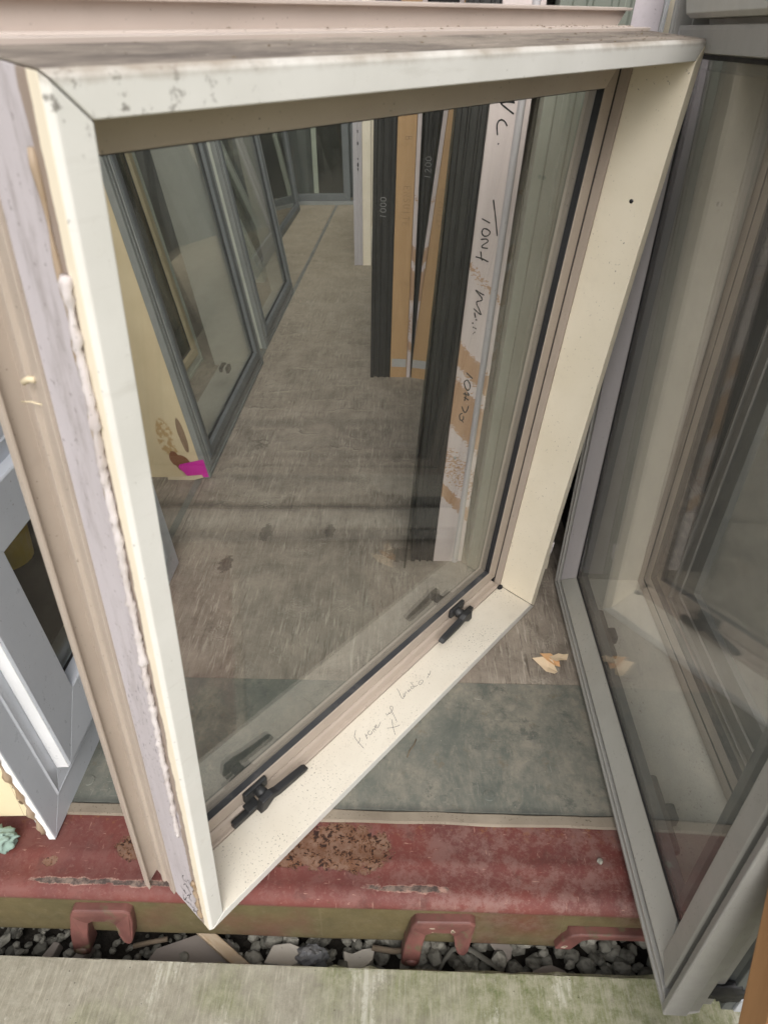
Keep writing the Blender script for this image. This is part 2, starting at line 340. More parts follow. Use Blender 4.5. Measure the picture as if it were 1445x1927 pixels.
    halo = b.mx(halo, b.spot(q[0], q[1], .005,.613,.067,.0066, nz2, 1.5))
    col = b.mix(b.math('MULTIPLY', halo, b.ramp(n2, .4, .55, .3, .9)), col, (.37,.225,.18))
    col = b.mix(b.math('MULTIPLY', lip, b.ramp(n3, .36, .44)), col, b.mix(b.ramp(n2, .42, .58), (.065,.047,.042), (.19,.14,.115))); col = b.mix(rust, col, rc)
    hgt = b.math('SUBTRACT', b.math('MULTIPLY', n2, .4), b.math('MULTIPLY', b.mx(lip, rust), .8))
    M['red'] = b.bsdf(col, b.ramp(n3, .3, .7, .58, .8), 0, b.math('ADD', hgt, b.math('MULTIPLY', n3, .5)), .45, .003, .3)
    b = NB('red_oxide_fitting'); n2 = b.noise(50, 7, .7)
    col = b.mix(b.ramp(b.noise(16, 5), .4, .65), (.155,.064,.054), (.085,.036,.031))
    col = b.mix(b.ramp(b.noise(28, 6, .7), .54, .62), col, (.105,.082,.05))
    col = b.mix(b.ramp(b.noise(21, 3, .6), .655, .665), col, (.42,.36,.28))
    col = b.mix(b.ramp(b.noise(21, 3, .6), .675, .685), col, (.11,.075,.05))
    M['redfit'] = b.bsdf(col, .5, 0, n2, .2, .002)
    # brushed mossy concrete
    b = NB('mossy_brushed_concrete'); q = b.xyz()
    br = b.noise(1, 8, .8, b.vec((210, 16, 1), (0,0,-.02)), .2); br2 = b.noise(1, 4, .6, b.vec((130, 9, 1)))
    agg = b.noise(48, 8, .75); n1 = b.noise(6, 10, .72)
    col = b.mix(b.ramp(agg, .34, .64), (.225,.208,.16), (.325,.305,.245))
    col = b.mix(b.math('MULTIPLY', b.ramp(br, .52, .66), .6), col, (.47,.44,.35))
    col = b.mix(b.math('MULTIPLY', b.ramp(br, .46, .36), .55), col, (.16,.14,.095))
    lowx = b.math('MULTIPLY', b.math('ADD', q[0], .10), .26)
    moss = b.ramp(b.math('ADD', n1, lowx), .42, .56)
    mc = b.mix(b.ramp(agg, .36, .60), (.11,.13,.042), (.25,.265,.135))
    mk = b.math('MULTIPLY', moss, b.ramp(b.math('ADD', b.math('MULTIPLY', agg, .5), b.math('MULTIPLY', br, .5)), .42, .56, 1, .35))
    col = b.mix(b.math('MULTIPLY', mk, .85), col, mc)
    pale = b.math('MULTIPLY', b.ramp(b.noise(10, 10, .78, b.vec((1,.6,1))), .55, .61), b.ramp(br2, .38, .56))
    col = b.mix(b.math('MULTIPLY', pale, .7), col, (.50,.485,.41))
    dk = b.ramp(b.noise(14, 9, .75, b.vec((1,.8,1), (0,0,0), (5,1,0))), .58, .68)
    col = b.mix(b.math('MULTIPLY', dk, .45), col, (.10,.095,.06))
    pit = b.math('MULTIPLY', b.ramp(b.voro(75), .05, .10, 1, 0), b.ramp(b.noise(31, 2), .54, .58))
    col = b.mix(b.math('MULTIPLY', pit, .85), col, (.06,.052,.035))
    M['concrete'] = b.bsdf(col, .88, 0, b.math('SUBTRACT', b.math('ADD', br, b.math('MULTIPLY', agg, .8)), pit), .55, .004)
    b = NB('gravel_stone')
    o = b.n('ShaderNodeObjectInfo'); g = b.n('ShaderNodeNewGeometry')
    col = b.mix(g.outputs['Random Per Island'], (.15,.145,.12), (.36,.345,.295))
    col = b.mix(b.ramp(b.noise(60, 5), .5, .7), col, (.075,.068,.055))
    M['stone'] = b.bsdf(col, .85, 0, b.noise(120, 4), .3, .002)
    b = NB('dark_soil'); col = b.mix(b.noise(60, 6), (.02,.017,.013), (.05,.042,.033))
    M['soil'] = b.bsdf(col, .95, 0, b.noise(80, 6), .8, .01)
    # glass: real panes, mirror by Schlick's law, slightly green and dusty
    def glass(name, tint, dust=.03, base=.05, k=1.0):
        b = NB(name); g = b.n('ShaderNodeNewGeometry')
        dt = b.n('ShaderNodeVectorMath', operation='DOT_PRODUCT')
        b.t.links.new(g.outputs['Incoming'], dt.inputs[0]); b.t.links.new(g.outputs['True Normal'], dt.inputs[1])
        c = b.math('SUBTRACT', 1.0, b.math('ABSOLUTE', dt.outputs['Value']))
        f = b.math('MULTIPLY', b.math('ADD', b.math('MULTIPLY', b.math('POWER', c, 5.0), 1-base), base), k)
        tr = b.n('ShaderNodeBsdfTransparent'); tr.inputs[0].default_value = (*tint, 1)
        gl = b.n('ShaderNodeBsdfGlossy'); gl.inputs['Roughness'].default_value = 0.0; gl.inputs[0].default_value = (1,1,1,1)
        mx = b.n('ShaderNodeMixShader'); b.put(mx.inputs[0], f)
        b.t.links.new(tr.outputs[0], mx.inputs[1]); b.t.links.new(gl.outputs[0], mx.inputs[2])
        df = b.n('ShaderNodeBsdfDiffuse'); df.inputs[0].default_value = (.55,.54,.50,1)
        d = b.ramp(b.noise(5, 7, .7), .35, .75, dust*.35, dust)
        d = b.math('ADD', d, b.math('MULTIPLY', b.ramp(b.voro(38), .018, .03, 1, 0), b.ramp(b.noise(9, 2), .55, .62, 0, .35)))
        m2 = b.n('ShaderNodeMixShader'); b.put(m2.inputs[0], d)
        b.t.links.new(mx.outputs[0], m2.inputs[1]); b.t.links.new(df.outputs[0], m2.inputs[2])
        b.t.links.new(m2.outputs[0], b.out.inputs[0]); return b.m
    M['glass'] = glass('clear_window_glass', (.965,.975,.96), .010, .055)
    M['glass_grey'] = glass('dusty_grey_glass', (.955,.955,.945), .115, .07)
    M['glass_dark'] = glass('dark_window_glass', (.56,.575,.55), .01, .055)
    M['glass_obscure'] = glass('grimy_dark_glass', (.87,.88,.86), .02, .055)
make_materials()

# ------------------------------------------------------------------ builders
def tag(o, label=None, cat=None, group=None, kind=None):
    if label: o['label'] = label
    if cat: o['category'] = cat
    if group: o['group'] = group
    if kind: o['kind'] = kind
    return o
def thing(name, label, cat, mat=None, group=None):
    o = bpy.data.objects.new(name, None); COL.objects.link(o); o.empty_display_size = .05
    if mat is not None: o.matrix_world = mat
    return tag(o, label, cat, group, 'thing')
def mesh(name, verts, faces, mats, parent=None, fmat=None, bevel=0, smooth=False, segs=2):
    me = bpy.data.meshes.new(name); me.from_pydata([tuple(v) for v in verts], [], faces)
    if not isinstance(mats, (list, tuple)): mats = [mats]
    for x in mats: me.materials.append(x)
    if fmat:
        for p, i in zip(me.polygons, fmat): p.material_index = i
    bm = bmesh.new(); bm.from_mesh(me); bmesh.ops.recalc_face_normals(bm, faces=bm.faces); bm.to_mesh(me); bm.free()
    if smooth:
        for p in me.polygons: p.use_smooth = True
    o = bpy.data.objects.new(name, me); COL.objects.link(o)
    if parent is not None: o.parent = parent
    if bevel:
        b = o.modifiers.new('bevel', 'BEVEL'); b.width = bevel; b.segments = segs; b.limit_method = 'ANGLE'; b.angle_limit = R(30)
    return o
def frame_mat(o, u, v):
    """local x = u (along), z = v (up), y = -n"""
    u = Vector(u).normalized(); v = Vector(v); v = (v - v.dot(u)*u).normalized(); n = u.cross(v)
    mm = Matrix.Identity(4)
    for i in range(3):
        mm[i][0] = u[i]; mm[i][1] = -n[i]; mm[i][2] = v[i]; mm[i][3] = o[i]
    return mm
def L(u, v, n): return Vector((u, -n, v))
def rails(parent, name, Wd, Ht, sec, mats, u0=0., v0=0., sides='bltr', fidx=None, sec_for=None, bevel=.0008, gap=.0002, mats_for=None):
    """mitred frame: section points (w, n), w from the outer edge inward"""
    out = {}
    for s in sides:
        sc = (sec_for or {}).get(s, sec); ms = (mats_for or {}).get(s, mats)
        a, b_ = [], []
        for w, n in sc:
            if s == 'b': p, q = (w+gap, w), (Wd-w-gap, w)
            elif s == 't': p, q = (w+gap, Ht-w), (Wd-w-gap, Ht-w)
            elif s == 'l': p, q = (w, w+gap), (w, Ht-w-gap)
            else: p, q = (Wd-w, w+gap), (Wd-w, Ht-w-gap)
            a.append(L(u0+p[0], v0+p[1], n)); b_.append(L(u0+q[0], v0+q[1], n))
        k = len(sc)
        faces = [(i, (i+1) % k, k+(i+1) % k, k+i) for i in range(k)] + [tuple(range(k-1, -1, -1)), tuple(range(k, 2*k))]
        fm = (list(fidx)+[0, 0]) if fidx else None
        out[s] = mesh(name, a+b_, faces, ms, parent, fm, bevel)
    return out
def boxv(x0, x1, y0, y1, z0, z1):
    v = [(x, y, z) for z in (z0, z1) for y in (y0, y1) for x in (x0, x1)]
    f = [(0,2,3,1), (4,5,7,6), (0,1,5,4), (2,6,7,3), (0,4,6,2), (1,3,7,5)]
    return v, f
def box(name, x0, x1, y0, y1, z0, z1, mat, parent=None, bevel=0.):
    v, f = boxv(x0, x1, y0, y1, z0, z1); return mesh(name, v, f, mat, parent, None, bevel)
def lbox(name, u0, u1, v0, v1, n0, n1, mat, parent, bevel=0.):
    return box(name, u0, u1, -max(n0, n1), -min(n0, n1), v0, v1, mat, parent, bevel)
def extrude_poly(name, poly, fa, fb, mat, parent=None, bevel=.002, segs=2):
    """poly of 2D points; fa/fb map a 2D point to the near and far face"""
    k = len(poly); v = [fa(*p) for p in poly] + [fb(*p) for p in poly]
    f = [tuple(range(k)), tuple(range(2*k-1, k-1, -1))] + [(i, k+i, k+(i+1) % k, (i+1) % k) for i in range(k)]
    return mesh(name, v, f, mat, parent, None, bevel, segs=segs)
def tube(name, pts, rad, mat, parent=None, sides=8, smooth=True, jitter=0., flat=1.):
    pts = [Vector(p) for p in pts]; v, f = [], []
    for i, p in enumerate(pts):
        d = (pts[min(i+1, len(pts)-1)] - pts[max(i-1, 0)]).normalized()
        a = d.cross(Vector((.3,.2,.93))).normalized(); c = d.cross(a)
        r = rad(i/(len(pts)-1)) if callable(rad) else rad
        for k in range(sides):
            t = 2*math.pi*k/sides; rr = r*(1+jitter*(rnd.random()-.5))
            v.append(p + a*math.cos(t)*rr + c*math.sin(t)*rr*flat)
    for i in range(len(pts)-1):
        for k in range(sides):
            f.append((i*sides+k, i*sides+(k+1) % sides, (i+1)*sides+(k+1) % sides, (i+1)*sides+k))
    f += [tuple(range(sides)), tuple(range((len(pts)-1)*sides, len(pts)*sides))]
    return mesh(name, v, f, mat, parent, None, 0, smooth)
def crom(p, n=4):
    if len(p) < 3: return p
    o = []; q = [p[0]] + list(p) + [p[-1]]
    for i in range(1, len(q)-2):
        for j in range(n):
            t = j/n; a, b, c, d = q[i-1:i+3]
            o.append(tuple(.5*(2*b[k]+(c[k]-a[k])*t+(2*a[k]-5*b[k]+4*c[k]-d[k])*t*t+(-a[k]+3*b[k]-3*c[k]+d[k])*t**3) for k in range(2)))
    o.append(p[-1]); return o
def ink(name, strokes, fn, width, mat, parent, smooth=True):
    """pen strokes as ribbons lying on a surface; fn maps 2D to local 3D"""
    v, f = [], []
    for s in strokes:
        s = crom(s) if smooth else s
        for i, p in enumerate(s):
            a, b = s[max(i-1, 0)], s[min(i+1, len(s)-1)]
            dx, dy = b[0]-a[0], b[1]-a[1]; l = math.hypot(dx, dy) or 1
            w = width*(.75+.35*rnd.random())*.5; nx, ny = -dy/l*w, dx/l*w
            v += [fn(p[0]+nx, p[1]+ny), fn(p[0]-nx, p[1]-ny)]
            if i: k = len(v); f.append((k-4, k-3, k-1, k-2))
    return tag(mesh(name, v, f, mat, parent), kind='stuff')
FONT = {'0': [[(.5,0),(.1,.2),(.05,.7),(.4,1),(.85,.8),(.9,.3),(.5,0)]], '1': [[(.3,0),(.5,1)]], '2': [[(.1,.8),(.5,1),(.85,.75),(.4,.35),(.05,0),(.9,.05)]],
 'B': [[(.1,0),(.1,1)],[(.1,1),(.7,.9),(.6,.55),(.1,.5)],[(.1,.5),(.8,.4),(.75,.05),(.1,0)]], 'E': [[(.8,1),(.1,1),(.1,0),(.8,0)],[(.1,.5),(.65,.5)]],
 'N': [[(.1,0),(.1,1),(.8,0),(.8,1)]], 'S': [[(.8,.9),(.4,1),(.1,.75),(.75,.35),(.6,.02),(.05,.1)]], 'U': [[(.1,1),(.1,.2),(.45,0),(.8,.2),(.8,1)]],
 'I': [[(.4,0),(.4,1)]], 'T': [[(.05,1),(.9,1)],[(.45,1),(.45,0)]], 'M': [[(.05,0),(.15,1),(.45,.4),(.75,1),(.9,0)]], 'A': [[(.05,0),(.45,1),(.85,0)],[(.2,.4),(.7,.4)]],
 'R': [[(.1,0),(.1,1),(.7,.9),(.65,.55),(.1,.5),(.8,0)]]}
def lettering(name, text, fn, x, y, size, width, mat, parent, adv=1.15):
    """fn maps (along, across)"""
    st = []
    for i, ch in enumerate(text):
        for s in FONT.get(ch, []):
            st.append([(x+(i*adv+px*.9)*size*.75, y+py*size) for px, py in s])
    return ink(name, st, fn, width, mat, parent, False)
def blob(name, c, r, mat, parent=None, sub=2, amp=.35, freq=3., scale=(1,1,1), seed=0, smooth=True):
    bm = bmesh.new(); bmesh.ops.create_icosphere(bm, subdivisions=sub, radius=1)
    for vv in bm.verts:
        d = 1+amp*mnoise.fractal(vv.co*freq+Vector((seed*7.1, seed*3.3, seed)), 1., 2., 4)
        vv.co = Vector((vv.co.x*scale[0], vv.co.y*scale[1], vv.co.z*scale[2]))*d*r + Vector(c)
    me = bpy.data.meshes.new(name); bm.to_mesh(me); bm.free(); me.materials.append(mat)
    if smooth:
        for p in me.polygons: p.use_smooth = True
    o = bpy.data.objects.new(name, me); COL.objects.link(o)
    if parent is not None: o.parent = parent
    return o
def sheet(name, outline, z0, thick, mat, parent=None, bend=0., tilt=(0,0)):
    """thin torn sheet lying on the ground, edges curled"""
    c = (sum(p[0] for p in outline)/len(outline), sum(p[1] for p in outline)/len(outline))
    def zz(x, y): return z0 + tilt[0]*(x-c[0]) + tilt[1]*(y-c[1]) + bend*((x-c[0])**2+(y-c[1])**2)/.001*.001*30
    ring = []
    for i in range(len(outline)):
        a, b = outline[i], outline[(i+1) % len(outline)]
        ring += [a, ((a[0]+b[0])/2+rnd.uniform(-.001,.001), (a[1]+b[1])/2+rnd.uniform(-.001,.001))]
    k = len(ring)
    jz = [rnd.uniform(-.0015, .004) for _ in ring]
    top = [(x, y, max(z0, zz(x, y)+j)+thick) for (x, y), j in zip(ring, jz)]+[(c[0], c[1], zz(*c)+thick)]
    bot = [(x, y, max(z0, zz(x, y)+j)) for (x, y), j in zip(ring, jz)]+[(c[0], c[1], zz(*c))]
    v = top+bot; f = []
    for i in range(k):
        j = (i+1) % k
        f += [(i, j, k), (k+1+j, k+1+i, 2*k+1), (i, k+1+i, k+1+j, j)]
    return mesh(name, v, f, mat, parent)

# ------------------------------------------------------------------ setting
def ground():
    v, f = boxv(-60, 60, -120, .535, -.42, -.12)
    o = mesh('concrete_paving', v, f, M['concrete']); tag(o, kind='structure')
    # worn arris along the slab edge
    n = 240; vv, ff = [], []
    for i in range(n+1):
        x = -2.4+i*4.8/n; a = .006*mnoise.fractal(Vector((x*30, 3, 0)), 1., 2., 4); h = .004*mnoise.fractal(Vector((x*40, 9, 0)), 1., 2., 4)-.0012
        sk = .012*x*.7; vv += [(x, .533, -.1185+h), (x, .5395+a+sk, -.126+h), (x, .538+a+sk, -.20), (x, .533, -.20)]
        if i:
            k = len(vv)
            for j in range(4): ff.append((k-8+j, k-8+(j+1) % 4, k-4+(j+1) % 4, k-4+j))
    e = mesh('slab_edge', vv, ff, M['concrete'], o)
    g = mesh('soil', [(-60,.5,-.235),(60,.5,-.235),(60,40,-.235),(-60,40,-.235)], [(0,1,2,3)], M['soil']); tag(g, kind='structure')
    # gravel between the paving and the sill
    bm = bmesh.new()
    for i in range(1700):
        x = rnd.uniform(-.95, .75); y = rnd.uniform(.548, .82)
        big = x > -.30
        r = rnd.uniform(.010, .019) if big else rnd.uniform(.004, .010)
        if not big and rnd.random() < .12: r = rnd.uniform(.010, .016)
        z = -.232 + r*.55 + (rnd.random()**1.3)*.034
        mm = Matrix.Translation((x, y, z)) @ Matrix.Rotation(rnd.random()*6.28, 4, 'Z') @ Matrix.Rotation(rnd.uniform(-.8,.8), 4, 'X')
        ret = bmesh.ops.create_icosphere(bm, subdivisions=1, radius=r)
        sc = Vector((rnd.uniform(.8,1.3), rnd.uniform(.7,1.1), rnd.uniform(.55,.95)))
        for q in ret['verts']:
            d = 1+.30*mnoise.noise(q.co*55+Vector((i*3.1, i*1.7, 0)))+rnd.uniform(-.09,.09)
            q.co = mm @ Vector((q.co.x*sc.x*d, q.co.y*sc.y*d, q.co.z*sc.z*d))
    me = bpy.data.meshes.new('gravel'); bm.to_mesh(me); bm.free(); me.materials.append(M['stone'])
    o = bpy.data.objects.new('gravel', me); COL.objects.link(o); tag(o, kind='stuff')
    b = o.modifiers.new('bevel', 'BEVEL'); b.width = .0016; b.segments = 1
ground()

CX0, CX1, CY1, CZ = -1.55, .92, 6.62, 2.42
def container():
    t = thing('shipping_container', 'red oxide shipping container whose open end and worn floor hold all the stacked windows', 'container')
    # walls and roof, corrugated
    def corr(name, pts_fn, n, mat):
        v, f = [], []
        for i in range(n+1):
            a, b = pts_fn(i); v += [a, b]
            if i: k = len(v); f.append((k-4, k-3, k-1, k-2))
        o = mesh(name, v, f, mat, t); s = o.modifiers.new('solid', 'SOLIDIFY'); s.thickness = .004; return o
    prof = [0, 0, .03, .03]
    def yv(i, y0, st): return y0 + st*i
    corr('left_wall', lambda i: ((CX0-prof[i % 4], .74+i*.07, -.1), (CX0-prof[i % 4], .74+i*.07, CZ)), 84, M['wall'])
    # right wall with an unseen doorway added at the far end for light
    corr('right_wall', lambda i: ((CX1+prof[i % 4], .74+i*.07, -.1), (CX1+prof[i % 4], .74+i*.07, CZ)), 52, M['wall'])
    corr('right_wall', lambda i: ((CX1+prof[i % 4], 5.92+i*.07, -.1), (CX1+prof[i % 4], 5.92+i*.07, CZ)), 10, M['wall'])
    box('added_doorway_lintel', CX1-.01, CX1+.05, 4.38, 5.92, 2.1, CZ, M['wall'], t)
    corr('end_wall', lambda i: ((CX0+i*.07, CY1+prof[i % 4], -.1), (CX0+i*.07, CY1+prof[i % 4], CZ)), 36, M['slate'])
    # roof; unseen, shaped for the light: covered by door and far end, open between
    corr('roof', lambda i: ((CX0-.03, .66+i*.07, CZ+prof[i % 4]*.6), (CX1+.03, .66+i*.07, CZ+prof[i % 4]*.6)), 4, M['wall'])
    corr('roof', lambda i: ((CX0-.03, 5.35+i*.07, CZ+prof[i % 4]*.6), (CX1+.03, 5.35+i*.07, CZ+prof[i % 4]*.6)), 19, M['wall'])
    # sill: profile along x, with the front bottom edge stepped up at the fork pocket
    prof_top = [(.735,-.006),(.70,-.0055),(.668,-.0055),(.660,-.0035),(.652,-.0055),(.628,-.006),(.616,-.0035),(.606,-.0035),(.597,-.007),(.591,-.013),(.588,-.020),(.588,-.027),(.592,-.033),(.594,-.040)]
    def sill(x0, x1, zb, nx):
        sec = prof_top + [(.594, zb+.012), (.597, zb+.003), (.604, zb), (.735, zb)]
        k = len(sec); v, f = [], []
        for i in range(nx+1):
            x = x0+(x1-x0)*i/nx
            for y, z in sec:
                d = .0012*mnoise.noise(Vector((x*6, y*9, z*14)))
                v.append((x, y+d, z+d*.6))
            if i:
                for j in range(k): f.append(((i-1)*k+j, (i-1)*k+(j+1) % k, i*k+(j+1) % k, i*k+j))
        f += [tuple(range(nx*k, nx*k+k))] + ([tuple(range(k))] if x0 < 0 else [])
        return mesh('door_sill', v, f, M['red'], t, None, 0, True)
    a = sill(-1.5, .280, -.158, 120); b = sill(.280, .9, -.082, 40)
    for o in (a, b):
        s = o.modifiers.new('edge', 'EDGE_SPLIT'); s.split_angle = R(55)
    # fork pocket rim
    poly = [(.300,-.106),(.90,-.106),(.90,-.122),(.318,-.122),(.306,-.128),(.290,-.160),(.262,-.160),(.272,-.130),(.284,-.112)]
    extrude_poly('pocket_rim', [(x, z+.030) for x, z in poly], lambda x, z: (x, .580, z), lambda x, z: (x, .612, z), M['redfit'], t, .003)
    # forked locking-bar keepers on the sill
    kp = [(-.050,-.048),(.044,-.044),(.052,-.052),(.050,-.082),(.043,-.128),(.038,-.140),(.031,-.142),(.024,-.136),(.019,-.116),(.016,-.092),(.009,-.082),(-.022,-.083),(-.032,-.091),(-.038,-.124),(-.042,-.172),(-.048,-.180),(-.069,-.180),(-.075,-.172),(-.069,-.118),(-.058,-.064)]
    for x in (-.527, .068):
        k = extrude_poly('bar_keeper', kp, lambda a_, c_, x=x: (x+a_, .578-.10*(-.046-c_)*(1 if c_ < -.1 else .2), c_), lambda a_, c_, x=x: (x+a_, .600, c_), M['redfit'], t, .0035, 2)
        bm = bmesh.new(); bm.free()
        blob('weld_bead', (x-.056, .566, -.166), .012, M['redfit'], k, 2, .12, 2, (1.0,.45,.8), 1)
    for x in (-1.13, .66): pass
    # sealant strip and galvanised plate
    v, f = [], []
    for i in range(121):
        x = -1.5+i*2.4/120; w1 = .003*mnoise.noise(Vector((x*9, 1, 0))); w2 = .003*mnoise.noise(Vector((x*11, 5, 0)))
        v += [(x, .731+w1, -.004), (x, .733+w1, .0018), (x, .751+w2, .0024), (x, .7545+w2, -.001)]
        if i: 
            for j in range(3): f.append((4*i-4+j, 4*i-3+j, 4*i+1+j, 4*i+j))
    mesh('sealant_strip', v, f, M['sealant'], t)
    p = box('threshold_plate', -1.5, .9, .755, 1.068, -.02, .0015, M['plate'], t, .0008)
    for sx, sy in ((.154,1.032), (.156,.790), (-.236,1.022), (-.22,.80), (-.62,.80), (-.62,1.03), (.55,.79), (.55,1.03), (-.43,.80)):
        r_, seg = .0115, 14; v, f = [], []
        for rr, z in ((r_, .0016), (r_*.92, .0030), (r_*.45, .0033)):
            v += [(sx+rr*math.cos(2*math.pi*k/seg), sy+rr*math.sin(2*math.pi*k/seg), z) for k in range(seg)]
        for q in range(2):
            for k in range(seg): f.append((q*seg+k, q*seg+(k+1) % seg, (q+1)*seg+(k+1) % seg, (q+1)*seg+k))
        f.append(tuple(range(2*seg, 3*seg))); mesh('screw_head', v, f, M['plate'], p)
    box('bearer', CX0, CX1, 1.0, CY1, -.09, -.02, M['dark'], t)
    for xa, xb in ((CX0, -.6694), (-.6686, CX1)):
        for ya, yb in ((1.0695, 1.7545), (1.756, 4.194), (4.196, CY1)):
            box('plywood_panel', xa, xb, ya, yb, -.02, 0, M['floor'], t, .0007)
    sk = [(-.711,1.07),(-.690,1.07),(-.632,CY1),(-.653,CY1)]
    mesh('floor_strip', [(x, y, .0012) for x, y in sk]+[(x, y, .0002) for x, y in sk], [(0,1,2,3),(4,7,6,5),(0,4,5,1),(1,5,6,2),(2,6,7,3),(3,7,4,0)], M['strip_metal'], t)
container()

# ------------------------------------------------------------------ the big cream window
LEDGE=[];SIDE=[];TONY=[]
LEDGE= [[(0.4248, -0.0734), (0.4171, -0.0687), (0.4117, -0.0646), (0.4091, -0.0564), (0.407, -0.0455), (0.4053, -0.0341)], [(0.417, -0.0561), (0.4135, -0.0518), (0.4078, -0.0498), (0.4052, -0.0502)], [(0.4317, -0.0538), (0.4286, -0.0481), (0.425, -0.0429)], [(0.4292, -0.0486), (0.4335, -0.049)], [(0.4438, -0.0517), (0.439, -0.0518), (0.4354, -0.0482), (0.4374, -0.0449), (0.4422, -0.0448), (0.4449, -0.0481)], [(0.4494, -0.0496), (0.4474, -0.0443)], [(0.45, -0.0477), (0.4538, -0.0475), (0.4516, -0.0428)], [(0.4557, -0.0492), (0.4609, -0.0487), (0.4623, -0.051), (0.4587, -0.051), (0.457, -0.0473), (0.461, -0.0448), (0.4744, -0.0494)], [(0.4978, -0.0546), (0.4954, -0.0504), (0.4997, -0.0501), (0.5029, -0.051)], [(0.5034, -0.0514), (0.5026, -0.0483), (0.514, -0.0507), (0.5195, -0.0554), (0.5179, -0.0584), (0.5134, -0.0571), (0.5099, -0.0497), (0.5041, -0.0377), (0.498, -0.0257)], [(0.4948, -0.0359), (0.4855, -0.0267), (0.4781, -0.0169), (0.4719, -0.0082)], [(0.4721, -0.03), (0.4821, -0.0222), (0.495, -0.0157)], [(0.5609, -0.0782), (0.5576, -0.0693), (0.5508, -0.0575), (0.5503, -0.052), (0.555, -0.0544), (0.5613, -0.0601)], [(0.5543, -0.0538), (0.5594, -0.054), (0.5648, -0.0597)], [(0.5686, -0.0607), (0.5657, -0.055)], [(0.5748, -0.0598), (0.5719, -0.054), (0.5788, -0.057), (0.577, -0.052)], [(0.5885, -0.0566), (0.5852, -0.058), (0.5823, -0.0547), (0.5904, -0.0546), (0.5945, -0.0676)], [(0.5893, -0.0572), (0.5927, -0.0528), (0.5991, -0.0517)], [(0.6122, -0.055), (0.605, -0.0534), (0.6039, -0.0484), (0.6124, -0.048), (0.6173, -0.0514), (0.6132, -0.0551)], [(0.6294, -0.0479), (0.6345, -0.0498), (0.637, -0.0498), (0.64, -0.0541), (0.6398, -0.0498), (0.6496, -0.0549)]]
SIDE= [[(-0.0421, 0.1596), (-0.0411, 0.1588)], [(-0.0499, 0.13), (-0.0542, 0.1215), (-0.0552, 0.1119), (-0.0513, 0.111), (-0.0445, 0.1167)], [(-0.0413, 0.1272), (-0.037, 0.1316), (-0.0324, 0.1288), (-0.0303, 0.1219), (-0.0333, 0.118), (-0.0355, 0.1228), (-0.0379, 0.1262)], [(-0.0574, 0.0848), (-0.052, 0.0972), (-0.0483, 0.1001), (-0.0478, 0.0914), (-0.0432, 0.0967), (-0.0474, 0.0984)], [(-0.0679, 0.0652), (-0.0636, 0.0592), (-0.0583, 0.0592)], [(-0.0627, 0.0551), (-0.0584, 0.0629), (-0.0592, 0.0532), (-0.0551, 0.0578)], [(-0.0447, 0.0922), (-0.042, 0.086), (-0.0392, 0.0798), (-0.0438, 0.0744)], [(-0.0671, 0.0335), (-0.0675, 0.017), (-0.0673, 0.0116), (-0.0569, 0.0393)], [(-0.0533, 0.0519), (-0.0447, 0.0686), (-0.0485, 0.049), (-0.0412, 0.0524)], [(-0.0626, 0.0229), (-0.0604, 0.0176), (-0.0513, 0.0262)], [(-0.0484, 0.03), (-0.0458, 0.0219), (-0.0385, 0.0299), (-0.0429, 0.0108), (-0.0369, 0.0201)], [(-0.0381, 0.0227), (-0.0344, 0.0163), (-0.0315, 0.0097)], [(-0.0351, 0.0221), (-0.0331, 0.0092)]]
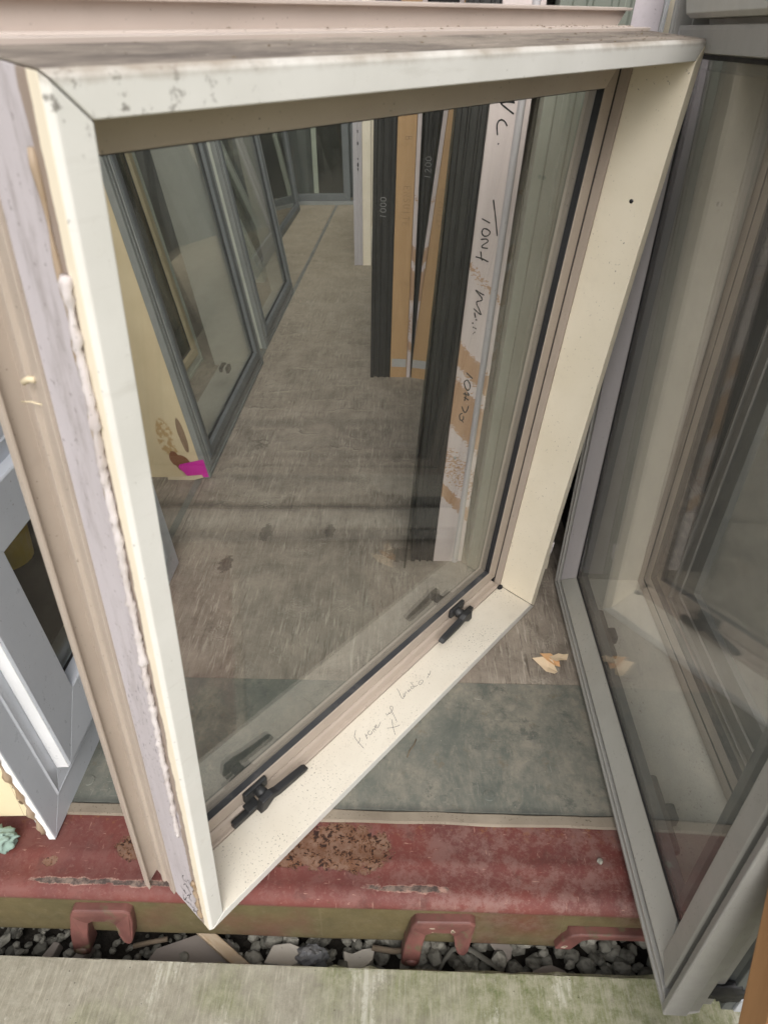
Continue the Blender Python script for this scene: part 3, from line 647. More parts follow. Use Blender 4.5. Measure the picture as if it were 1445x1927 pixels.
TONY= [[(0.018, 1.1019), (0.021, 1.0954), (0.0324, 1.0884), (0.0466, 1.0803)], [(0.0196, 1.0965), (0.0333, 1.099), (0.0456, 1.0984)], [(0.035, 1.104), (0.0453, 1.0989)], [(0.0374, 1.0598), (0.0319, 1.067), (0.025, 1.0695), (0.0198, 1.0663), (0.0184, 1.0582), (0.0217, 1.0435)], [(0.0247, 1.03), (0.0261, 1.0282)], [(0.0304, 0.9301), (0.0399, 0.8958), (0.0483, 0.8619)], [(0.0123, 0.8935), (0.0302, 0.8858)], [(0.0269, 0.8734), (0.0189, 0.8744), (0.016, 0.8665), (0.0217, 0.8602), (0.0299, 0.862), (0.0326, 0.8689), (0.0269, 0.8734)], [(0.0156, 0.853), (0.0267, 0.8546), (0.0308, 0.8499), (0.0216, 0.8425), (0.0205, 0.8378), (0.0327, 0.8364)], [(0.0188, 0.8295), (0.022, 0.8164), (0.0248, 0.811)], [(0.0094, 0.8183), (0.0237, 0.8151), (0.0374, 0.8096)], [(0.0385, 0.7397), (0.0288, 0.744), (0.0189, 0.7494), (0.0265, 0.7412), (0.0333, 0.7345), (0.035, 0.7288), (0.0298, 0.7264), (0.0248, 0.7248), (0.0253, 0.7189), (0.0316, 0.7087), (0.0379, 0.6964)], [(0.0196, 0.7095), (0.0277, 0.7031), (0.0368, 0.6963)], [(0.0227, 0.7007), (0.0262, 0.6895)], [(0.0267, 0.6855), (0.0305, 0.6841)], [(0.0209, 0.6786), (0.023, 0.6749)], [(0.0231, 0.6689), (0.0262, 0.6661)], [(0.0278, 0.6667), (0.0316, 0.664)], [(0.0251, 0.6535), (0.0265, 0.6531)], [(0.028, 0.6551), (0.0296, 0.6583)], [(0.0223, 0.5605), (0.0301, 0.5537), (0.0384, 0.5467)], [(0.0264, 0.5433), (0.021, 0.538), (0.0212, 0.5317), (0.0259, 0.5213), (0.0314, 0.5166), (0.0353, 0.5229), (0.0335, 0.5335), (0.0264, 0.5433)], [(0.0212, 0.5073), (0.0277, 0.5065), (0.0347, 0.5041), (0.0332, 0.5091), (0.0305, 0.5111)], [(0.025, 0.5118), (0.0282, 0.5024), (0.0264, 0.4894)], [(0.0244, 0.4993), (0.0363, 0.4918)], [(0.0223, 0.4748), (0.027, 0.4643), (0.0318, 0.4596), (0.0358, 0.4659), (0.0377, 0.4776)], [(0.0256, 0.457), (0.0199, 0.4525), (0.021, 0.443), (0.025, 0.438), (0.0301, 0.4428), (0.0283, 0.4493)], [(0.0268, 0.4378), (0.0313, 0.4327)]]
MO = Vector((-.31391502, .53069647, 0)); MU = (.62114042, .78369895, .00073822); MV = (.09153309, -.07348232, .99308713)
MW, MH = 1.01418, 1.19351
def main_window():
    t = thing('cream_window', 'big cream painted window unit with lilac edges and two black latches, leaning across the doorway', 'window', frame_mat(MO, MU, MV))
    # reveal boards: section (w, n): front edge, outer face, back, inner face
    sec = [(.0, -.004), (.004, 0), (.027, 0), (.027, -.092), (0, -.092)]
    fid = [0, 0, 1, 0, 2]
    cr = M['cream']
    rails(t, 'reveal_board', MW, MH, sec, [M['cream_rail'], cr, M['lilac']], fidx=fid,
          mats_for={'t': [M['cream_rail'], M['taupe'] if False else cr, M['dirt_top']], 'b': [M['cream_rail'], M['cream_ledge'], M['lilac']], 'r': [cr, cr, cr]}, bevel=.0012, gap=.0009)
    # beige aluminium frame behind the boards, nailing flange on the left and along the top
    flange = [(.036,-.0925),(.030,-.0925),(-.0035,-.0925),(-.0035,-.104),(.001,-.106),(.001,-.119),(-.003,-.121),(-.003,-.127),(.001,-.129),(.001,-.146),(-.020,-.146),(-.020,-.138),(-.0235,-.138),(-.0235,-.151),(.034,-.151),(.034,-.112),(.030,-.112),(.030,-.107),(.036,-.107)]
    plain = [(.029,-.0925),(0,-.0925),(0,-.151),(.034,-.151),(.034,-.112),(.0335,-.112),(.0335,-.107),(.029,-.107)]
    plain = [(.030,-.0925),(0,-.0925),(0,-.151),(.0345,-.151),(.0345,-.107),(.030,-.107)]
    flange = flange[:0]+[(.030,-.0925),(-.0035,-.0925),(-.0035,-.104),(.001,-.106),(.001,-.119),(-.003,-.121),(-.003,-.127),(.001,-.129),(.001,-.146),(-.020,-.146),(-.020,-.138),(-.0235,-.138),(-.0235,-.151),(.0345,-.151),(.0345,-.107),(.030,-.107)]
    bot = [(.0295,-.0925),(0,-.0925),(0,-.151),(.052,-.151),(.052,-.107),(.047,-.103),(.032,-.100),(.032,-.094)]
    rr = rails(t, 'frame_rail', MW, MH, flange, M['pinkbeige'], sec_for={'b': bot, 'r': plain}, bevel=.0006, sides='bltr', mats_for={'l': M['beige'], 't': M['pinkbeige'], 'b': M['beige'], 'r': M['beige']})
    # opening sash
    u0, v0 = .0395, .0575; sw, sh = MW-.079, MH-v0-.0395
    ss = [(0,-.1065),(.033,-.1065),(.0345,-.108),(.0345,-.118),(.030,-.118),(.030,-.140),(0,-.140)]
    sashes = rails(t, 'sash_rail', sw, sh, ss, M['beige'], u0, v0, bevel=.0006, mats_for={'t': M['taupe']})
    sg = [(.0315,-.1079),(.0352,-.1079),(.0362,-.1195),(.0315,-.1195)]
    rails(t, 'gasket', sw, sh, sg, M['rubber'], u0, v0, bevel=0, mats_for={'b': M['gasket_dusty']})
    rails(t, 'gap_shade_strip', MW, MH, [(.0346,-.1062),(.0394,-.1062),(.0394,-.135),(.0346,-.135)], M['rubber'], bevel=0, sides='ltr')  # added black strips paint the shade of the open sash gap
    lbox('glass_pane', u0+.031, u0+sw-.031, v0+.031, v0+sh-.031, -.120, -.124, M['glass'], t)
    lbox('packing_strip', .036, MW-.036, .0525, .057, -.125, -.150, M['rubber'], t)
    # corner grime and caulk
    blob('grime', L(MW-.034, .030, -.088), .007, M['rubber'], t, 3, .5, 4, (1.3,.8,.5), 3)
    pts = []; n = 150
    for i in range(n+1):
        v = 1.075+(0.285-1.075)*i/n
        nn = -.0165-.0155*(1-max(0, (v-.3)/.775))**1.1 + .0022*mnoise.noise(Vector((v*16, 2, 1)))
        pts.append(L(-.0030, v, nn))
    def rad(tt):
        base = .0036+.0022*mnoise.fractal(Vector((tt*46, 7, 2)), 1., 2., 3)
        return base*(.72 if .30 < tt < .31 or tt > .985 else 1)
    def braid(tt): return rad(tt)*(1+.10*math.sin(tt*430))
    tube('caulk_bead', pts, braid, M['caulk'], t, 9, True, .75)
    # glue residue strip above the caulk, and smears at the foot
    g = []
    for i in range(31):
        v = 1.15-.30*i/30; g.append(L(-.0012, v, -.026-.004*mnoise.noise(Vector((v*9, 3, 5)))))
    tube('glue_residue', g, lambda tt: .0022+.001*math.sin(tt*31), M['glue'], t, 6, True, .5)
    g = [L(-.001, .155-.13*i/18, -.021-.003*mnoise.noise(Vector((i*.5, 3, 5)))) for i in range(19)]
    tube('glue_residue', g, lambda tt: .0035+.0014*math.sin(tt*23), M['glue'], t, 6, True, .6)
    tube('caulk_drip', [L(-.003, .962, -.104), L(-.006, .962, -.109), L(-.009, .958, -.114)], .003, M['peel'], t, 8)
    tube('caulk_thread', [L(-.002, .938, -.103), L(-.008, .940, -.112), L(-.011, .936, -.124)], .0008, M['peel'], t, 6)
    tube('caulk_thread', [L(MW+.004, .212, -.004), L(MW+.0015, .20, -.003), L(MW+.005, .186, -.004), L(MW+.002, .168, -.006)], .0042, M['caulk'], t, 7)
    vs, fsx = [], []
    for i in range(120):
        u = rnd.choice([rnd.uniform(.02, 1.0), rnd.uniform(.72, 1.0)]); n_ = rnd.choice([rnd.uniform(-.09,-.004), -.1-rnd.random()*.03])
        zt = MH+(.0005 if n_ > -.093 else .0036); r_ = rnd.uniform(.0008,.0028); a_ = rnd.random()*3
        k = len(vs); ca, sa = math.cos(a_), math.sin(a_)
        for dx, dy, dz in ((-1.6,0,0),(0,-.6,0),(1.6,0,0),(0,.6,0),(.3,.1,.45)):
            vs.append(L(u+(dx*ca-dy*sa)*r_, zt+dz*r_, n_+(dx*sa+dy*ca)*r_*.6))
        fsx += [(k,k+1,k+4),(k+1,k+2,k+4),(k+2,k+3,k+4),(k+3,k,k+4),(k,k+3,k+2,k+1)]
    tag(mesh('leaf_crumbs', vs, fsx, M['bark'], t), kind='stuff')
    # latches with long levers
    def latch(u, s):
        k = lbox('latch', u-.026, u+.026, .064, .089, -.1065, -.097, M['latch'], t, .003)
        hub = [L(u+.004*s, .076, -.105+.012*i) for i in range(3)]
        tube('latch_hub', hub, .011, M['latch'], k, 14)
        lv = [(u-.018*s, .058), (u-.012*s, .088), (u+.012*s, .090), (u+.024*s, .083), (u+.092*s, .071), (u+.100*s, .064), (u+.092*s, .060), (u+.030*s, .064), (u+.014*s, .070), (u+.006*s, .064), (u-.004*s, .056)]
        extrude_poly('latch_lever', lv, lambda a, b: L(a, b, -.066), lambda a, b: L(a, b, -.080), M['latch'], k, .0025)
        tg = [(u-.030*s, .054), (u-.004*s, .058), (u-.004*s, .046), (u-.026*s, .042)]
        extrude_poly('latch_tongue', tg, lambda a, b: L(a, b, -.084), lambda a, b: L(a, b, -.104), M['latch'], k, .002)
        lbox('latch_catch', u-.060 if s > 0 else u+.010, u-.010 if s > 0 else u+.060, .033, .047, -.088, -.0995, M['latch'], t, .002)
    latch(.186, 1); latch(.800, -1)
    # pencil writing on the sill board, marker on the lilac side
    ink('pencil_writing', LEDGE, lambda u, n: L(u, .0274, n), .0011, M['pencil'], t)
    ink('marker_writing', SIDE, lambda n, v: L(-.0004, v, n), .0013, M['ink'], t)
    # screw hole in the right board
    uu = MW-.0273
    tube('screw_hole', [L(uu-.0003, .966, -.036), L(uu+.001, .966, -.036)], .0035, M['ink'], t, 10)
    return t
main_window()

# ------------------------------------------------------------------ grey window on the right
def grey_window():
    lean = math.atan(.0315); v = (math.sin(lean), 0, math.cos(lean))
    # glass lies on x = .40 + .0315 z ; u runs towards the camera (-y)
    zb = .015
    t = thing('grey_window', 'tall grey aluminium window with dusty glass, standing on edge at the right of the doorway', 'window',
              frame_mat((.40+.0315*zb, 1.405, zb), (0,-1,0), v))
    Wd, Ht = .972, 1.30
    fr = [(0,.022),(.004,.0245),(.010,.0245),(.012,.021),(.020,.021),(.022,.0235),(.027,.0235),(.0275,-.002),(.034,-.002),(.034,-.030),(.004,-.030),(0,-.004)]
    fs = [(0,.0235),(.002,.025),(.010,.025),(.012,.023),(.012,-.004),(.034,-.004),(.034,-.046),(.012,-.046),(.012,-.030),(.005,-.028),(.004,-.012),(0,-.010)]
    ft = [(0,.022),(.004,.030),(.040,.030),(.044,.012),(.056,.012),(.060,.030),(.098,.032),(.104,.026),(.104,-.002),(.112,-.002),(.112,-.030),(0,-.030)]
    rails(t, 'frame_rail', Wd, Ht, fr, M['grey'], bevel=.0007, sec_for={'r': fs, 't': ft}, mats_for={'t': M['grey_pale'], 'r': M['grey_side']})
    # sash with a splayed inner bead
    ss = [(.0,.018),(.010,.021),(.062,-.003),(.062,-.006),(.0,-.006)]
    ss_stile = [(-.009,.018),(-.006,.021),(.024,.021),(.027,.019),(.027,-.006),(-.009,-.006)]
    u0 = .034
    sht = Ht-u0-.112
    rails(t, 'sash_rail', Wd-2*u0, sht, ss, M['grey_pale'], u0, u0, bevel=.0007, sec_for={'r': ss_stile, 't': [(.0,.018),(.006,.019),(.034,.017),(.036,-.003),(.036,-.006),(0,-.006)]},
          mats_for={'l': M['grey_inner'], 'b': M['grey_pale'], 'r': M['grey'], 't': M['grey']})
    lbox('gap_shade_strip', Wd-.0245, Wd-.0125, .02, Ht-.02, .0, .004, M['rubber'], t)  # black strip stands for shade in the open groove
    g = [(.0,.0012),(.006,.0008),(.006,-.0035),(0,-.0035)]
    gu = u0+.0625; gt = Ht-.112-.0365
    rails(t, 'gasket', Wd-2*gu+.035, gt-gu, g, M['rubber'], gu, gu, bevel=0, sides='blt')
    bead = [(.004,-.0040),(.020,-.0040),(.020,-.010),(.004,-.010)]
    lbox('glass_pane', gu+.002, Wd-u0-.025, gu+.002, gt-.002, 0, -.0035, M['glass_grey'], t)
    rails(t, 'rear_bead', Wd-2*gu, gt-gu, [(.003,-.0045),(.018,-.0045),(.022,-.018),(.003,-.018)], M['slate'], gu, gu, bevel=.001)
    # the handles sit on the far side of the glass
    for u in (.30, .72):
        k = lbox('handle', u-.07, u+.07, .100, .118, -.012, -.030, M['latch'], t, .006)
        lbox('handle_grip', u-.02, u+.012, .09, .112, -.030, -.046, M['latch'], k, .004)
    rv = [(.058,-.020),(.084,-.020),(.084,-.152),(.058,-.152)]
    rvn = [(.024,-.047),(.084,-.047),(.084,-.152),(.010,-.152),(.010,-.120),(.014,-.118),(.014,-.090),(.008,-.088),(.008,-.060),(.014,-.058)]
    rails(t, 'reveal_board', Wd, Ht, rv, M['reveal_speck'], bevel=.001, sec_for={'r': rvn}, mats_for={'r': M['slate'], 'l': M['grey_reveal']})
    rails(t, 'rear_frame', Wd, Ht, [(.060,-.153),(.106,-.153),(.107,-.160),(.110,-.160),(.111,-.154),(.136,-.156),(.140,-.166),(.060,-.170)], M['taupe'], bevel=.0008)
    rails(t, 'gasket', Wd, Ht, [(.1065,-.1535),(.1105,-.1535),(.1105,-.159),(.1065,-.159)], M['rubber'], bevel=0)
    rails(t, 'gasket', Wd, Ht, [(.1365,-.1555),(.1405,-.1585),(.1405,-.168),(.1365,-.168)], M['rubber'], bevel=0)
    blob('sealant_smear', L(Wd-.010, .060, -.058), .024, M['rubber'], t, 3, .45, 2.6, (.25,1.3,1.1), 4)
    lbox('white_lug', Wd-.012, Wd-.004, .012, .05, -.075, -.15, M['white'], t, .002)
    lbox('packer', .02, .12, -.014, 0, -.01, -.05, M['bark'], t)
    lbox('packer', .62, .70, -.014, 0, -.01, -.05, M['bark'], t)
    return t
grey_window()

def second_grey():
    v = (math.sin(R(3)), 0, math.cos(R(3)))
    t = thing('slate_window', 'slate window with a grey sheet for its glass reflection, in the shade behind the dusty grey one', 'window', frame_mat((.66, 1.37, .0), (0,-1,0), v))
    Wd, Ht = .925, 1.50
    fr = [(0,0),(.012,.002),(.014,-.006),(.022,-.006),(.024,0),(.05,0),(.05,-.07),(.0,-.07),(.004,-.05),(.004,-.03)]
    rails(t, 'frame_rail', Wd, Ht, fr, M['grey'], bevel=.0008)
    rails(t, 'sash_rail', Wd-.104, Ht-.104, [(0,-.004),(.05,-.004),(.05,-.05),(0,-.05)], M['slate_pale'], .052, .052, bevel=.001)
    lbox('reflection_sheet', .095, Wd-.095, .095, Ht-.095, -.02, -.024, M['grey_reflection'], t)  # added sheet replaces the glass and paints its grey reflection
    rails(t, 'reveal_board', Wd, Ht, [(0,-.0705),(.02,-.0705),(.02,-.16),(0,-.16)], M['white'], bevel=.001)
    return t
second_grey()

# orange timber post leaning in the right foreground
def timber_post():
    a, b = Vector((.400, .257, -.12)), Vector((.400, .479, .63))
    z = (b-a).normalized(); x = Vector((1,.12,0)).normalized(); x = (x-x.dot(z)*z).normalized(); y = z.cross(x)
    mm = Matrix.Identity(4)
    for i in range(3): mm[i][0], mm[i][1], mm[i][2], mm[i][3] = x[i], y[i], z[i], a[i]
    t = thing('timber_post', 'orange brown timber leaning at the bottom right corner in front of the grey frames', 'timber', mm)
    box('post', 0, .09, -.045, 0, 0, .80, M['ply_old'], t, .003)
timber_post()

# ------------------------------------------------------------------ windows leaning on the left
def left_unit(x0, y0, lean, Wd, Ht, label, fmat, smat, rmat, gmat, name, fr, ss, depth, so, ao, group=None, rin=.0, rz=.0, handles=(), gin=-.012):
    v = (-math.sin(lean), 0, math.cos(lean))
    t = thing(name, label, 'window', frame_mat((x0, y0, 0), (0,1,0), v), group or 'windows leaning along the left wall')
    back = min(n for w, n in fr)
    rails(t, 'frame_rail', Wd, Ht, fr, fmat, bevel=.0008)
    rails(t, 'sash_rail', Wd-2*so, Ht-2*so, ss, smat, so, so, bevel=.0008)
    sw = max(w for w, n in ss)
    gm = [(sw-.001,gin+.004),(sw+.003,gin+.003),(sw+.003,gin-.001),(sw-.001,gin-.001)]
    rails(t, 'gasket', Wd-2*so, Ht-2*so, gm, M['rubber'], so, so, bevel=0)
    lbox('glass_pane', so+sw-.004, Wd-so-sw+.004, so+sw-.004, Ht-so-sw+.004, gin-.0015, gin-.0055, gmat, t)
    rails(t, 'reveal_board', Wd-2*rin, Ht-2*rin, [(0,back-.0008),(.022,back-.0008),(.022,back-depth),(0,back-depth)], [M['pale_reveal'], rmat], rin, rin+rz, fidx=[0,0,0,1], bevel=.001)
    for u, vv in handles:
        k = lbox('handle', u-.022, u+.022, vv-.012, vv+.012, gin-.022, gin-.034, M['latch'], t, .003)
        lv = [(u-.012, vv-.008), (u-.012, vv+.012), (u+.040, vv+.012), (u+.058, vv+.004), (u+.058, vv-.004), (u+.036, vv+.002), (u+.004, vv+.0)]
        extrude_poly('handle_lever', lv, lambda a, b: L(a, b, gin-.05), lambda a, b: L(a, b, gin-.062), M['latch'], k, .002)
    return t
def left_stack():
    # white window by the door
    fr = [(0,0),(.052,0),(.056,.0025),(.058,.001),(.094,-.006),(.094,-.03),(.010,-.03),(.010,-.012),(0,-.012)]
    ss = [(0,.020),(.004,.022),(.100,.019),(.102,.017),(.108,-.006),(.108,-.02),(0,-.02)]
    t = left_unit(-.635, .681, R(4.6), .80, .70, 'white powder coated window with dark obscure glass, standing at the left edge by the doorway', M['white'], M['white'], M['nailed'], M['glass_obscure'], 'white_window', fr, ss, .22, .088, 0, rin=.028, rz=.0)
    lbox('shade_panel', .05, .75, .05, .65, -.19, -.195, M['dark'], t)  # added dark panel painting the shade behind the pane
    # bright edge of the sash and glued, chipped arris of the frame
    lbox('sash_edge', .0865, .0878, .0885, .61, .0195, -.004, M['white_edge'], t)
    lbox('frame_edge', -.0014, -.0002, .0, .69, -.0005, -.0125, M['white_edge'], t)
    g = [L(-.001, .02+.30*i/30, -.014-.003*mnoise.noise(Vector((i*.7, 1, 1)))) for i in range(31)]
    tube('glue_residue', g, lambda q: .0045+.0025*math.sin(q*37), M['glue'], t, 6, True, .7)
    # second light above it
    u = left_unit(-.725, .685, R(4.6), .80, .75, 'upper half of a white window resting behind the main left jamb', M['white'], M['white'], M['nailed'], M['glass_obscure'], 'white_window', fr, ss, .16, .088, 0, rin=.028)
    u.location.z += .0
    u.matrix_world = Matrix.Translation(Vector((-.0, 0, .705))) @ t.matrix_world
    u.matrix_world.translation = t.matrix_world @ L(0, .706, 0)
    u['label'] = 'white window stacked on top of the other white one at the left edge'
    # slate grey window seen through the big pane
    fr = [(0,0),(.012,.0015),(.014,-.004),(.019,-.004),(.021,.001),(.034,.001),(.036,-.003),(.040,-.003),(.042,.002),(.044,.002),(.044,-.020),(0,-.020),(0,-.006)]
    ss = [(0,.001),(.004,.006),(.012,.008),(.034,.004),(.040,-.010),(.040,-.02),(0,-.02)]
    a = left_unit(-.654, 1.921, R(7.8), .968, 1.55, 'nearer slate grey window, chipped cream side board and pink tag at its foot', M['slate_pale'], M['slate'], M['chipped'], M['glass'], 'slate_grey_window', fr, ss, .19, .045, 0, group=None, rin=.004, handles=((.60,.135),(.13,.125)))
    # pink tag and a flake of paint at the foot of the side board
    tg = [(.004,.004),(.004,.070),(.086,.062),(.092,.052),(.080,.030),(.070,.008)]
    extrude_poly('pink_tag', [(d-.001, z+.004) for d, z in tg], lambda d, z: Vector((-.0045, d, z)), lambda d, z: Vector((-.0035, d, z)), M['pink'], a, 0)
    fl = [(.018,.012),(.022,.022),(.085,.024),(.135,.028),(.137,.018),(.095,.006),(.06,.006)]
    extrude_poly('paint_flake', fl, lambda d, z: Vector((-.012, d, z)), lambda d, z: Vector((-.0095, d, z)), M['peel'], a, 0)
    left_unit(-.668, 3.050, R(7.8), .862, 1.55, 'farther slate grey window whose glass shows a small leaning sage frame', M['slate_pale'], M['slate'], M['sage'], M['glass'], 'slate_grey_window', fr, ss, .10, .045, 0, rin=.004)
    left_unit(-.93, 1.99, R(9), .93, 1.5, 'olive framed window standing behind the nearer slate grey one', M['sage'], M['chipped'], M['sage'], M['glass_dark'], 'olive_window', fr, ss, .12, .045, 0, rin=.004)
    # small sage frame leaning steeply behind the farther one
    v = (-math.sin(R(19)), .06, math.cos(R(19)))
    t = thing('sage_window', 'small pale sage window leaning steeply behind the farther slate grey glass', 'window', frame_mat((-.86, 4.08, 0), (0,1,.12), v))
    rails(t, 'frame_rail', .40, 1.10, [(0,0),(.03,0),(.03,-.05),(0,-.05)], M['sage'], bevel=.001)
    rails(t, 'sash_rail', .336, 1.036, [(0,.012),(.035,.012),(.04,-.03),(0,-.03)], M['sage'], .032, .032, bevel=.001)
    lbox('glass_pane', .066, .334, .066, 1.034, -.01, -.014, M['glass_dark'], t)
left_stack()

# ------------------------------------------------------------------ windows standing edge-on at the right
ALU = [(0,0),(0,-.014),(.004,-.016),(.004,-.030),(.0,-.032),(.0,-.037),(.004,-.039),(.004,-.058),(.001,-.060),(.001,-.066),(.004,-.068),(.004,-.080),(0,-.082),(0,-.085),(.05,-.085),(.05,0)]
def edge_unit(name, label, x0, y0, lean, Ln, Ht, aw, rw, amat, rmat, gmat=None, group=None, rin=.006, extra=None):
    v = (math.sin(lean), 0, math.cos(lean))
    t = thing(name, label, 'window', frame_mat((x0, y0+Ln, 0), (0,-1,0), v), group or 'windows stacked edge-on along the right wall')
    sc = [(w, n*aw/.085) for w, n in ALU]
    rails(t, 'frame_rail', Ln, Ht, sc, amat, bevel=.0006)
    rails(t, 'sash_rail', Ln-.104, Ht-.104, [(0,-.012),(.045,-.012),(.045,-.045),(0,-.045)], amat, .052, .052, bevel=.0008)
    lbox('glass_pane', .09, Ln-.09, .09, Ht-.09, -.026, -.030, gmat or M['glass_dark'], t)
    rb = rails(t, 'reveal_board', Ln-2*rin, Ht, [(0,-aw-.0008),(.02,-aw-.0008),(.02,-aw-rw),(0,-aw-rw)], rmat, rin, 0, bevel=.0012)
    return t
def right_stack():
    lean = R(2.0)
    t = edge_unit('black_window', 'black edge-on window marked 1000 with a honey plywood side board', -.174, 2.735, lean, .95, 1.95, .082, .068, M['black'], M['ply'], group=None)
    e = .95  # near face
    up = lambda base, off: (lambda a, c: L(e-off, base+a, -c))
    # writing: reading up the black stile, faint capitals down the plywood
    lettering('white_number', '1000', lambda a, c: Vector((e+.0006, .050-c, .635+a)), 0, 0, .022, .0022, M['chalk'], t)
    dn = lambda a, c: Vector((e-.0054, .125-c*1.0-.0, .90-a))
    dn = lambda a, c: Vector((e-.0054, .112+c, .905-a))
    lettering('pencil_word', 'B', dn, .0, 0, .022, .0015, M['faint'], t)
    lettering('pencil_word', 'ENSUITE', dn, .16, 0, .024, .0015, M['faint'], t)
    lbox('silver_tape', e-.0052, e-.0046, .05, .085, -.088, -.148, M['silver'], t)
    lbox('bare_strip', .006, e-.003, 0, 1.9, -.1515, -.166, M['primed'], t)
    t2 = edge_unit('black_window', 'black edge-on window marked 1200 between two honey plywood boards', -.0, 2.745, R(2.2), 1.0, 1.95, .068, .050, M['black'], M['ply'])
    e2 = 1.0
    lettering('white_number', '1200', lambda a, c: Vector((e2+.0006, .026-c+.004, .765+a)), 0, 0, .022, .0022, M['chalk'], t2)
    dn2 = lambda a, c: Vector((e2-.0054, .092+c, 1.0-a))
    lettering('pencil_word', 'MASTER', dn2, .0, 0, .020, .0014, M['faint'], t2)
    lbox('silver_tape', e2-.0052, e2-.0046, .70, .74, -.070, -.112, M['silver'], t2)
    # pale unit further in
    p = edge_unit('pale_grey_window', 'pale grey edge-on window with black scuffs beside the black one marked 1000', -.364, 4.44, R(1.2), 1.0, 1.95, .052, .050, M['grey_inner'], M['cream'])
    for zz, r_ in ((.74,.006),(.68,.007),(.60,.005),(.57,.009),(.545,.007)):
        blob('scuff', (1.0001, .028, zz), r_, M['ink'], p, 2, .5, 4, (.06,.5,1.3), int(zz*100))
    # loose sheet of glass leaning on edge
    v = (math.sin(R(4.6)), 0, math.cos(R(4.6)))
    g = thing('loose_glass_sheet', 'loose sheet of dark glass with a green edge leaning beside the black frame', 'glass sheet', frame_mat((-.016, 2.35, 0), (0,-1,0), v))
    lbox('glass_pane', 0, .88, 0, 1.6, 0, -.005, M['glass_dark'], g, .0008)
    # primed board unit with marker writing
    c = edge_unit('primed_window', 'black edge-on window with a worn pink-white side board written over in black marker', .004, 1.50, R(3.9), .98, 1.9, .060, .077, M['black'], M['primed'], rin=.004)
    ec = .98
    # board writing: (across, height) measured from the board's lower left corner at x = .065
    ink('marker_writing', TONY, lambda a, z: Vector((ec-.0034, .061+a, z)), .0030, M['ink'], c)
    bn = [(ec-.004+.007*math.sin(math.pi*i/6), .112+.0075*(1-math.cos(math.pi*i/6))) for i in range(7)]
    extrude_poly('bullnose_bead', [(a, d) for a, d in bn], lambda a, d: Vector((a, d, .0)), lambda a, d: Vector((a, d, 1.88)), M['grey_inner'], c, 0)
    nl = Vector((ec-.003, .083, .335)); tube('nail_head', [nl, nl+Vector((.0015,0,0))], .004, M['silver'], c, 8)
    d = edge_unit('green_grey_window', 'edge-on window toned green-grey for a reflection, with a lilac side board, behind the right jamb of the cream window', .155, 1.46, R(4.0), .98, 1.95, .125, .05, M['greengrey'], M['lilac_plain'])
    edge_unit('cream_edged_window', 'cream edged window in the gap left of the grey frame top', .337, 1.47, R(3.6), .95, 1.9, .012, .022, M['white_edge'], M['cream'])
    edge_unit('dark_window', 'dark window filling the back of the right hand stack', .45, 1.55, R(3), .9, 1.95, .10, .08, M['black'], M['ply'])
right_stack()

# far end glass door
def far_door():
    t = thing('glass_door', 'dark framed glass door closing the far end of the container', 'door', frame_mat((-1.13, 6.30, 0), (1,0,0), (0,0,1)))
    for k, u in enumerate((0, .62)):
        rails(t, 'door_frame', .60 if k == 0 else .7, 2.05, [(0,0),(.055,0),(.055,-.04),(0,-.04)], M['slate'], u, .03, bevel=.002)
        lbox('glass_pane', u+.05, u+(.55 if k == 0 else .65), .08, 2.03, -.018, -.022, M['glass_obscure'], t)
    lbox('track', -.05, 1.4, 0, .028, .01, -.06, M['slate_pale'], t, .002)
    t2 = thing('slate_grey_window', 'narrow dark slate window leaning at the left just before the far glass door', 'window', frame_mat((-.93, 4.95, 0), (0,1,0), (-.10,0,1)), 'windows leaning along the left wall')
    rails(t2, 'frame_rail', 1.15, 1.7, [(0,0),(.04,.002),(.06,-.01),(.06,-.05),(0,-.05)], M['slate'], bevel=.001)
    lbox('glass_pane', .055, 1.095, .055, 1.645, -.02, -.024, M['glass_dark'], t2)
    s = thing('reflection_sash', 'small pale sash added behind the far door glass as its reflection', 'window', frame_mat((-.86, 6.50, 0), (1,0,0), (-.22,.05,1)))  # added sash stands in for sash reflections in the door glass
    rails(s, 'sash_rail', .30, .62, [(0,0),(.04,0),(.04,-.04),(0,-.04)], M['sage'], bevel=.002)  # rails of the added reflection sash
    lbox('glass_pane', .038, .262, .038, .582, -.015, -.019, M['glass_dark'], s)
far_door()

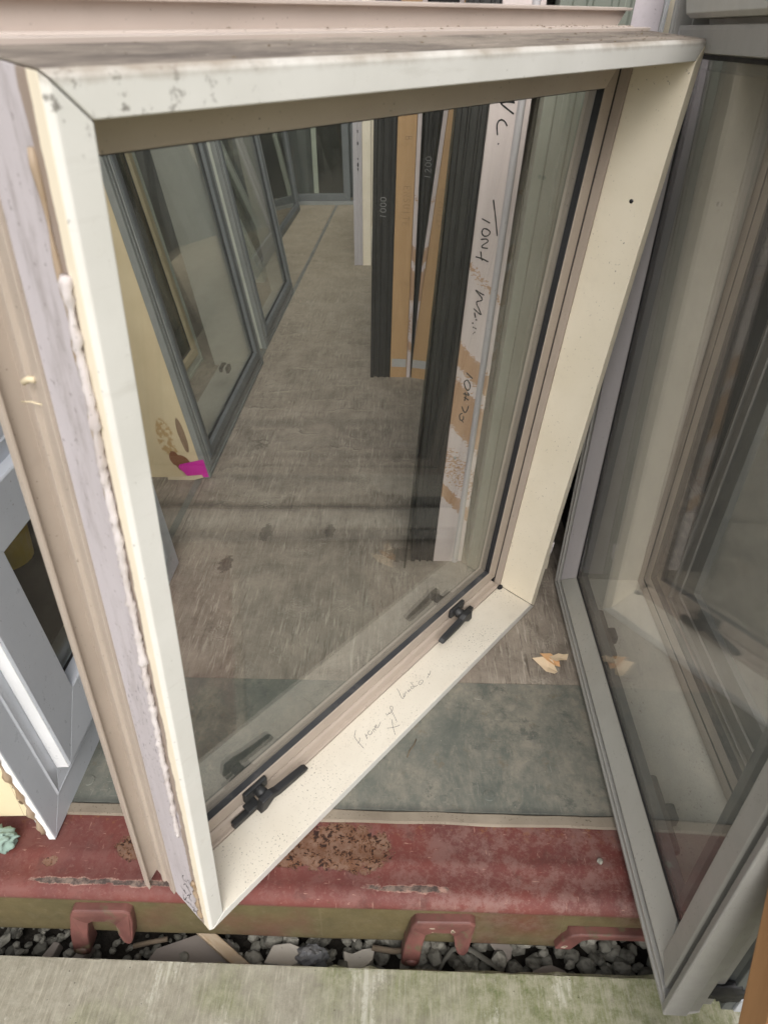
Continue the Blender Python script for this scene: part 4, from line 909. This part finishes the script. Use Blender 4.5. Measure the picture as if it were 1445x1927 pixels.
# ------------------------------------------------------------------ small loose things
def scraps():
    t = thing('paper_scrap', 'crumpled scrap of pale orange torn paper on the plywood floor beside the grey window', 'paper', Matrix.Translation((.324,1.122,0)))
    sheet('torn_sheet', [(-.040,.016),(-.012,.022),(.006,.012),(.012,-.022),(.004,-.030),(-.012,-.016)], .002, .0008, M['paper'], t, .25, (.12,.1))
    sheet('torn_sheet', [(-.022,.024),(.004,.032),(.022,.018),(.020,-.006),(.006,-.002)], .007, .0008, M['paper_o'], t, .2, (-.15,.1))
    sheet('torn_sheet', [(.000,.020),(.022,.032),(.042,.022),(.036,.006),(.012,.004)], .011, .0008, M['paper'], t, .3, (.15,-.1))
    f = blob('foam_lump', (-.737,.668,.012), .036, M['foam'], None, 4, .42, 2.6, (1.0,.6,.65), 2); tag(f, 'lump of torn aqua green foam on the red sill under the white window', 'foam')
    f2 = blob('foam_lump', (-.665,.712,.004), .012, M['foam'], None, 3, .5, 3, (1.5,.8,.6), 5); tag(f2, 'small crumb of aqua foam by the foot of the white window', 'foam')
    def chunk(name, label, cat, pts, z, h, mat, lean=0.):
        o = extrude_poly(name, pts, lambda x, y: (x, y-lean*h, z), lambda x, y: (x, y, z+h), mat, None, .0025)
        for q in o.data.vertices:
            q.co += Vector((rnd.uniform(-.002,.002), rnd.uniform(-.002,.002), rnd.uniform(-.002,.002)))
        return tag(o, label, cat)
    chunk('board_piece', 'large flat piece of grey card between sill and paving under the cream corner', 'debris', [(-.475,.556),(-.46,.585),(-.39,.612),(-.33,.606),(-.30,.575),(-.31,.556)], -.196, .004, M['card'])
    st = box('splintered_stick', -.075, .075, -.009, .011, -.006, .006, M['stick'], None, .002)
    st.matrix_world = Matrix.Translation((-.335,.583,-.176)) @ Matrix.Rotation(R(-32), 4, 'Z') @ Matrix.Rotation(R(8), 4, 'Y')
    tag(st, 'splintered pale timber stick with a rusty stripe lying in the gravel gap', 'timber')
    chunk('white_rubble', 'white plaster chunk standing in the gravel gap right of the cream corner', 'rubble', [(-.252,.560),(-.240,.592),(-.212,.596),(-.190,.588),(-.186,.566),(-.200,.556)], -.21, .034, M['paleboard'])
    cf = blob('crumpled_film', (-.168,.575,-.180), .026, M['foil'], None, 3, .35, 2.6, (1.1,.7,.9), 9, False); tag(cf, 'crumpled shiny grey plastic foil beside the white plaster chunk', 'plastic')
    chunk('pale_shard', 'jagged pale shard standing among the gravel left of the right keeper', 'rubble', [(-.105,.560),(-.112,.590),(-.095,.585),(-.078,.592),(-.055,.598),(-.060,.575),(-.075,.558)], -.205, .022, M['paleboard'])
    chunk('board_piece', 'torn triangle of grey card poking from under the sill right of the keeper', 'debris', [(.135,.640),(.215,.628),(.206,.612),(.196,.606),(.192,.590),(.180,.580)], -.190, .003, M['card'])
    chunk('board_piece', 'flat grey card flake against the paving near the fork pocket', 'debris', [(.225,.562),(.245,.572),(.262,.574),(.285,.566),(.288,.556),(.228,.556)], -.178, .003, M['card'])
    chunk('pale_shard', 'upright grey sliver at the left end of the gravel gap', 'rubble', [(-.665,.562),(-.652,.590),(-.640,.588),(-.646,.560)], -.212, .026, M['card'])
    chunk('pale_shard', 'thin curved sliver beside the left keeper prong', 'rubble', [(-.610,.560),(-.596,.586),(-.586,.592),(-.578,.585),(-.590,.558)], -.212, .024, M['card'])
    tw = tube('dry_twig', [(-.50,.585,-.185),(-.47,.592,-.183),(-.44,.598,-.184)], .005, M['bark'], None, 6, True, .3); tag(tw, 'short splintered twig at the tip of the grey card', 'twig')
    tw = tube('dry_twig', [(-.06,.596,-.184),(-.02,.592,-.186),(.02,.596,-.184)], .006, M['bark'], None, 6, True, .3); tag(tw, 'brown twig lying on the gravel left of the right keeper', 'twig')
    ps = tube('plastic_strip', [(.062,.566,-.198),(.072,.582,-.190),(.086,.596,-.182),(.105,.602,-.178),(.125,.594,-.180),(.150,.581,-.186),(.178,.568,-.192)], lambda q: .0026+.004*min(1, q*1.6), M['strip_pl'], None, 8, True, .1, .35); tag(ps, 'curled grey ribbed plastic strip on the gravel right of the keeper', 'plastic')
    lw = tube('dry_leaf_stem', [(.0,.87,.002),(.005,.885,.004),(.014,.90,.003),(.018,.915,.002)], .0012, M['bark'], None, 5); tag(lw, 'thin curled brown stem on the steel threshold plate', 'twig')
    pb = blob('pebble', (.34,.671,-.003), .0055, M['stone'], None, 2, .3, 3, (1,1,.6), 3); tag(pb, 'single small grey pebble on the red sill', 'pebble')
    yb = thing('yellow_tub', 'yellow plastic tub blurred behind the obscure glass of the white window', 'tub', Matrix.Translation((-.752,1.0,.395)))
    prof = [(.045,0),(.055,.12),(.058,.12),(.058,.13),(.050,.13)]; seg = 20; v, f = [], []
    for r_, z in prof: v += [(r_*math.cos(2*math.pi*k/seg), r_*math.sin(2*math.pi*k/seg), z) for k in range(seg)]
    for q in range(len(prof)-1):
        for k in range(seg): f.append((q*seg+k, q*seg+(k+1) % seg, (q+1)*seg+(k+1) % seg, (q+1)*seg+k))
    f.append(tuple(range(seg))); mesh('tub_body', v, f, M['yellow'], yb, None, 0, True)
scraps()
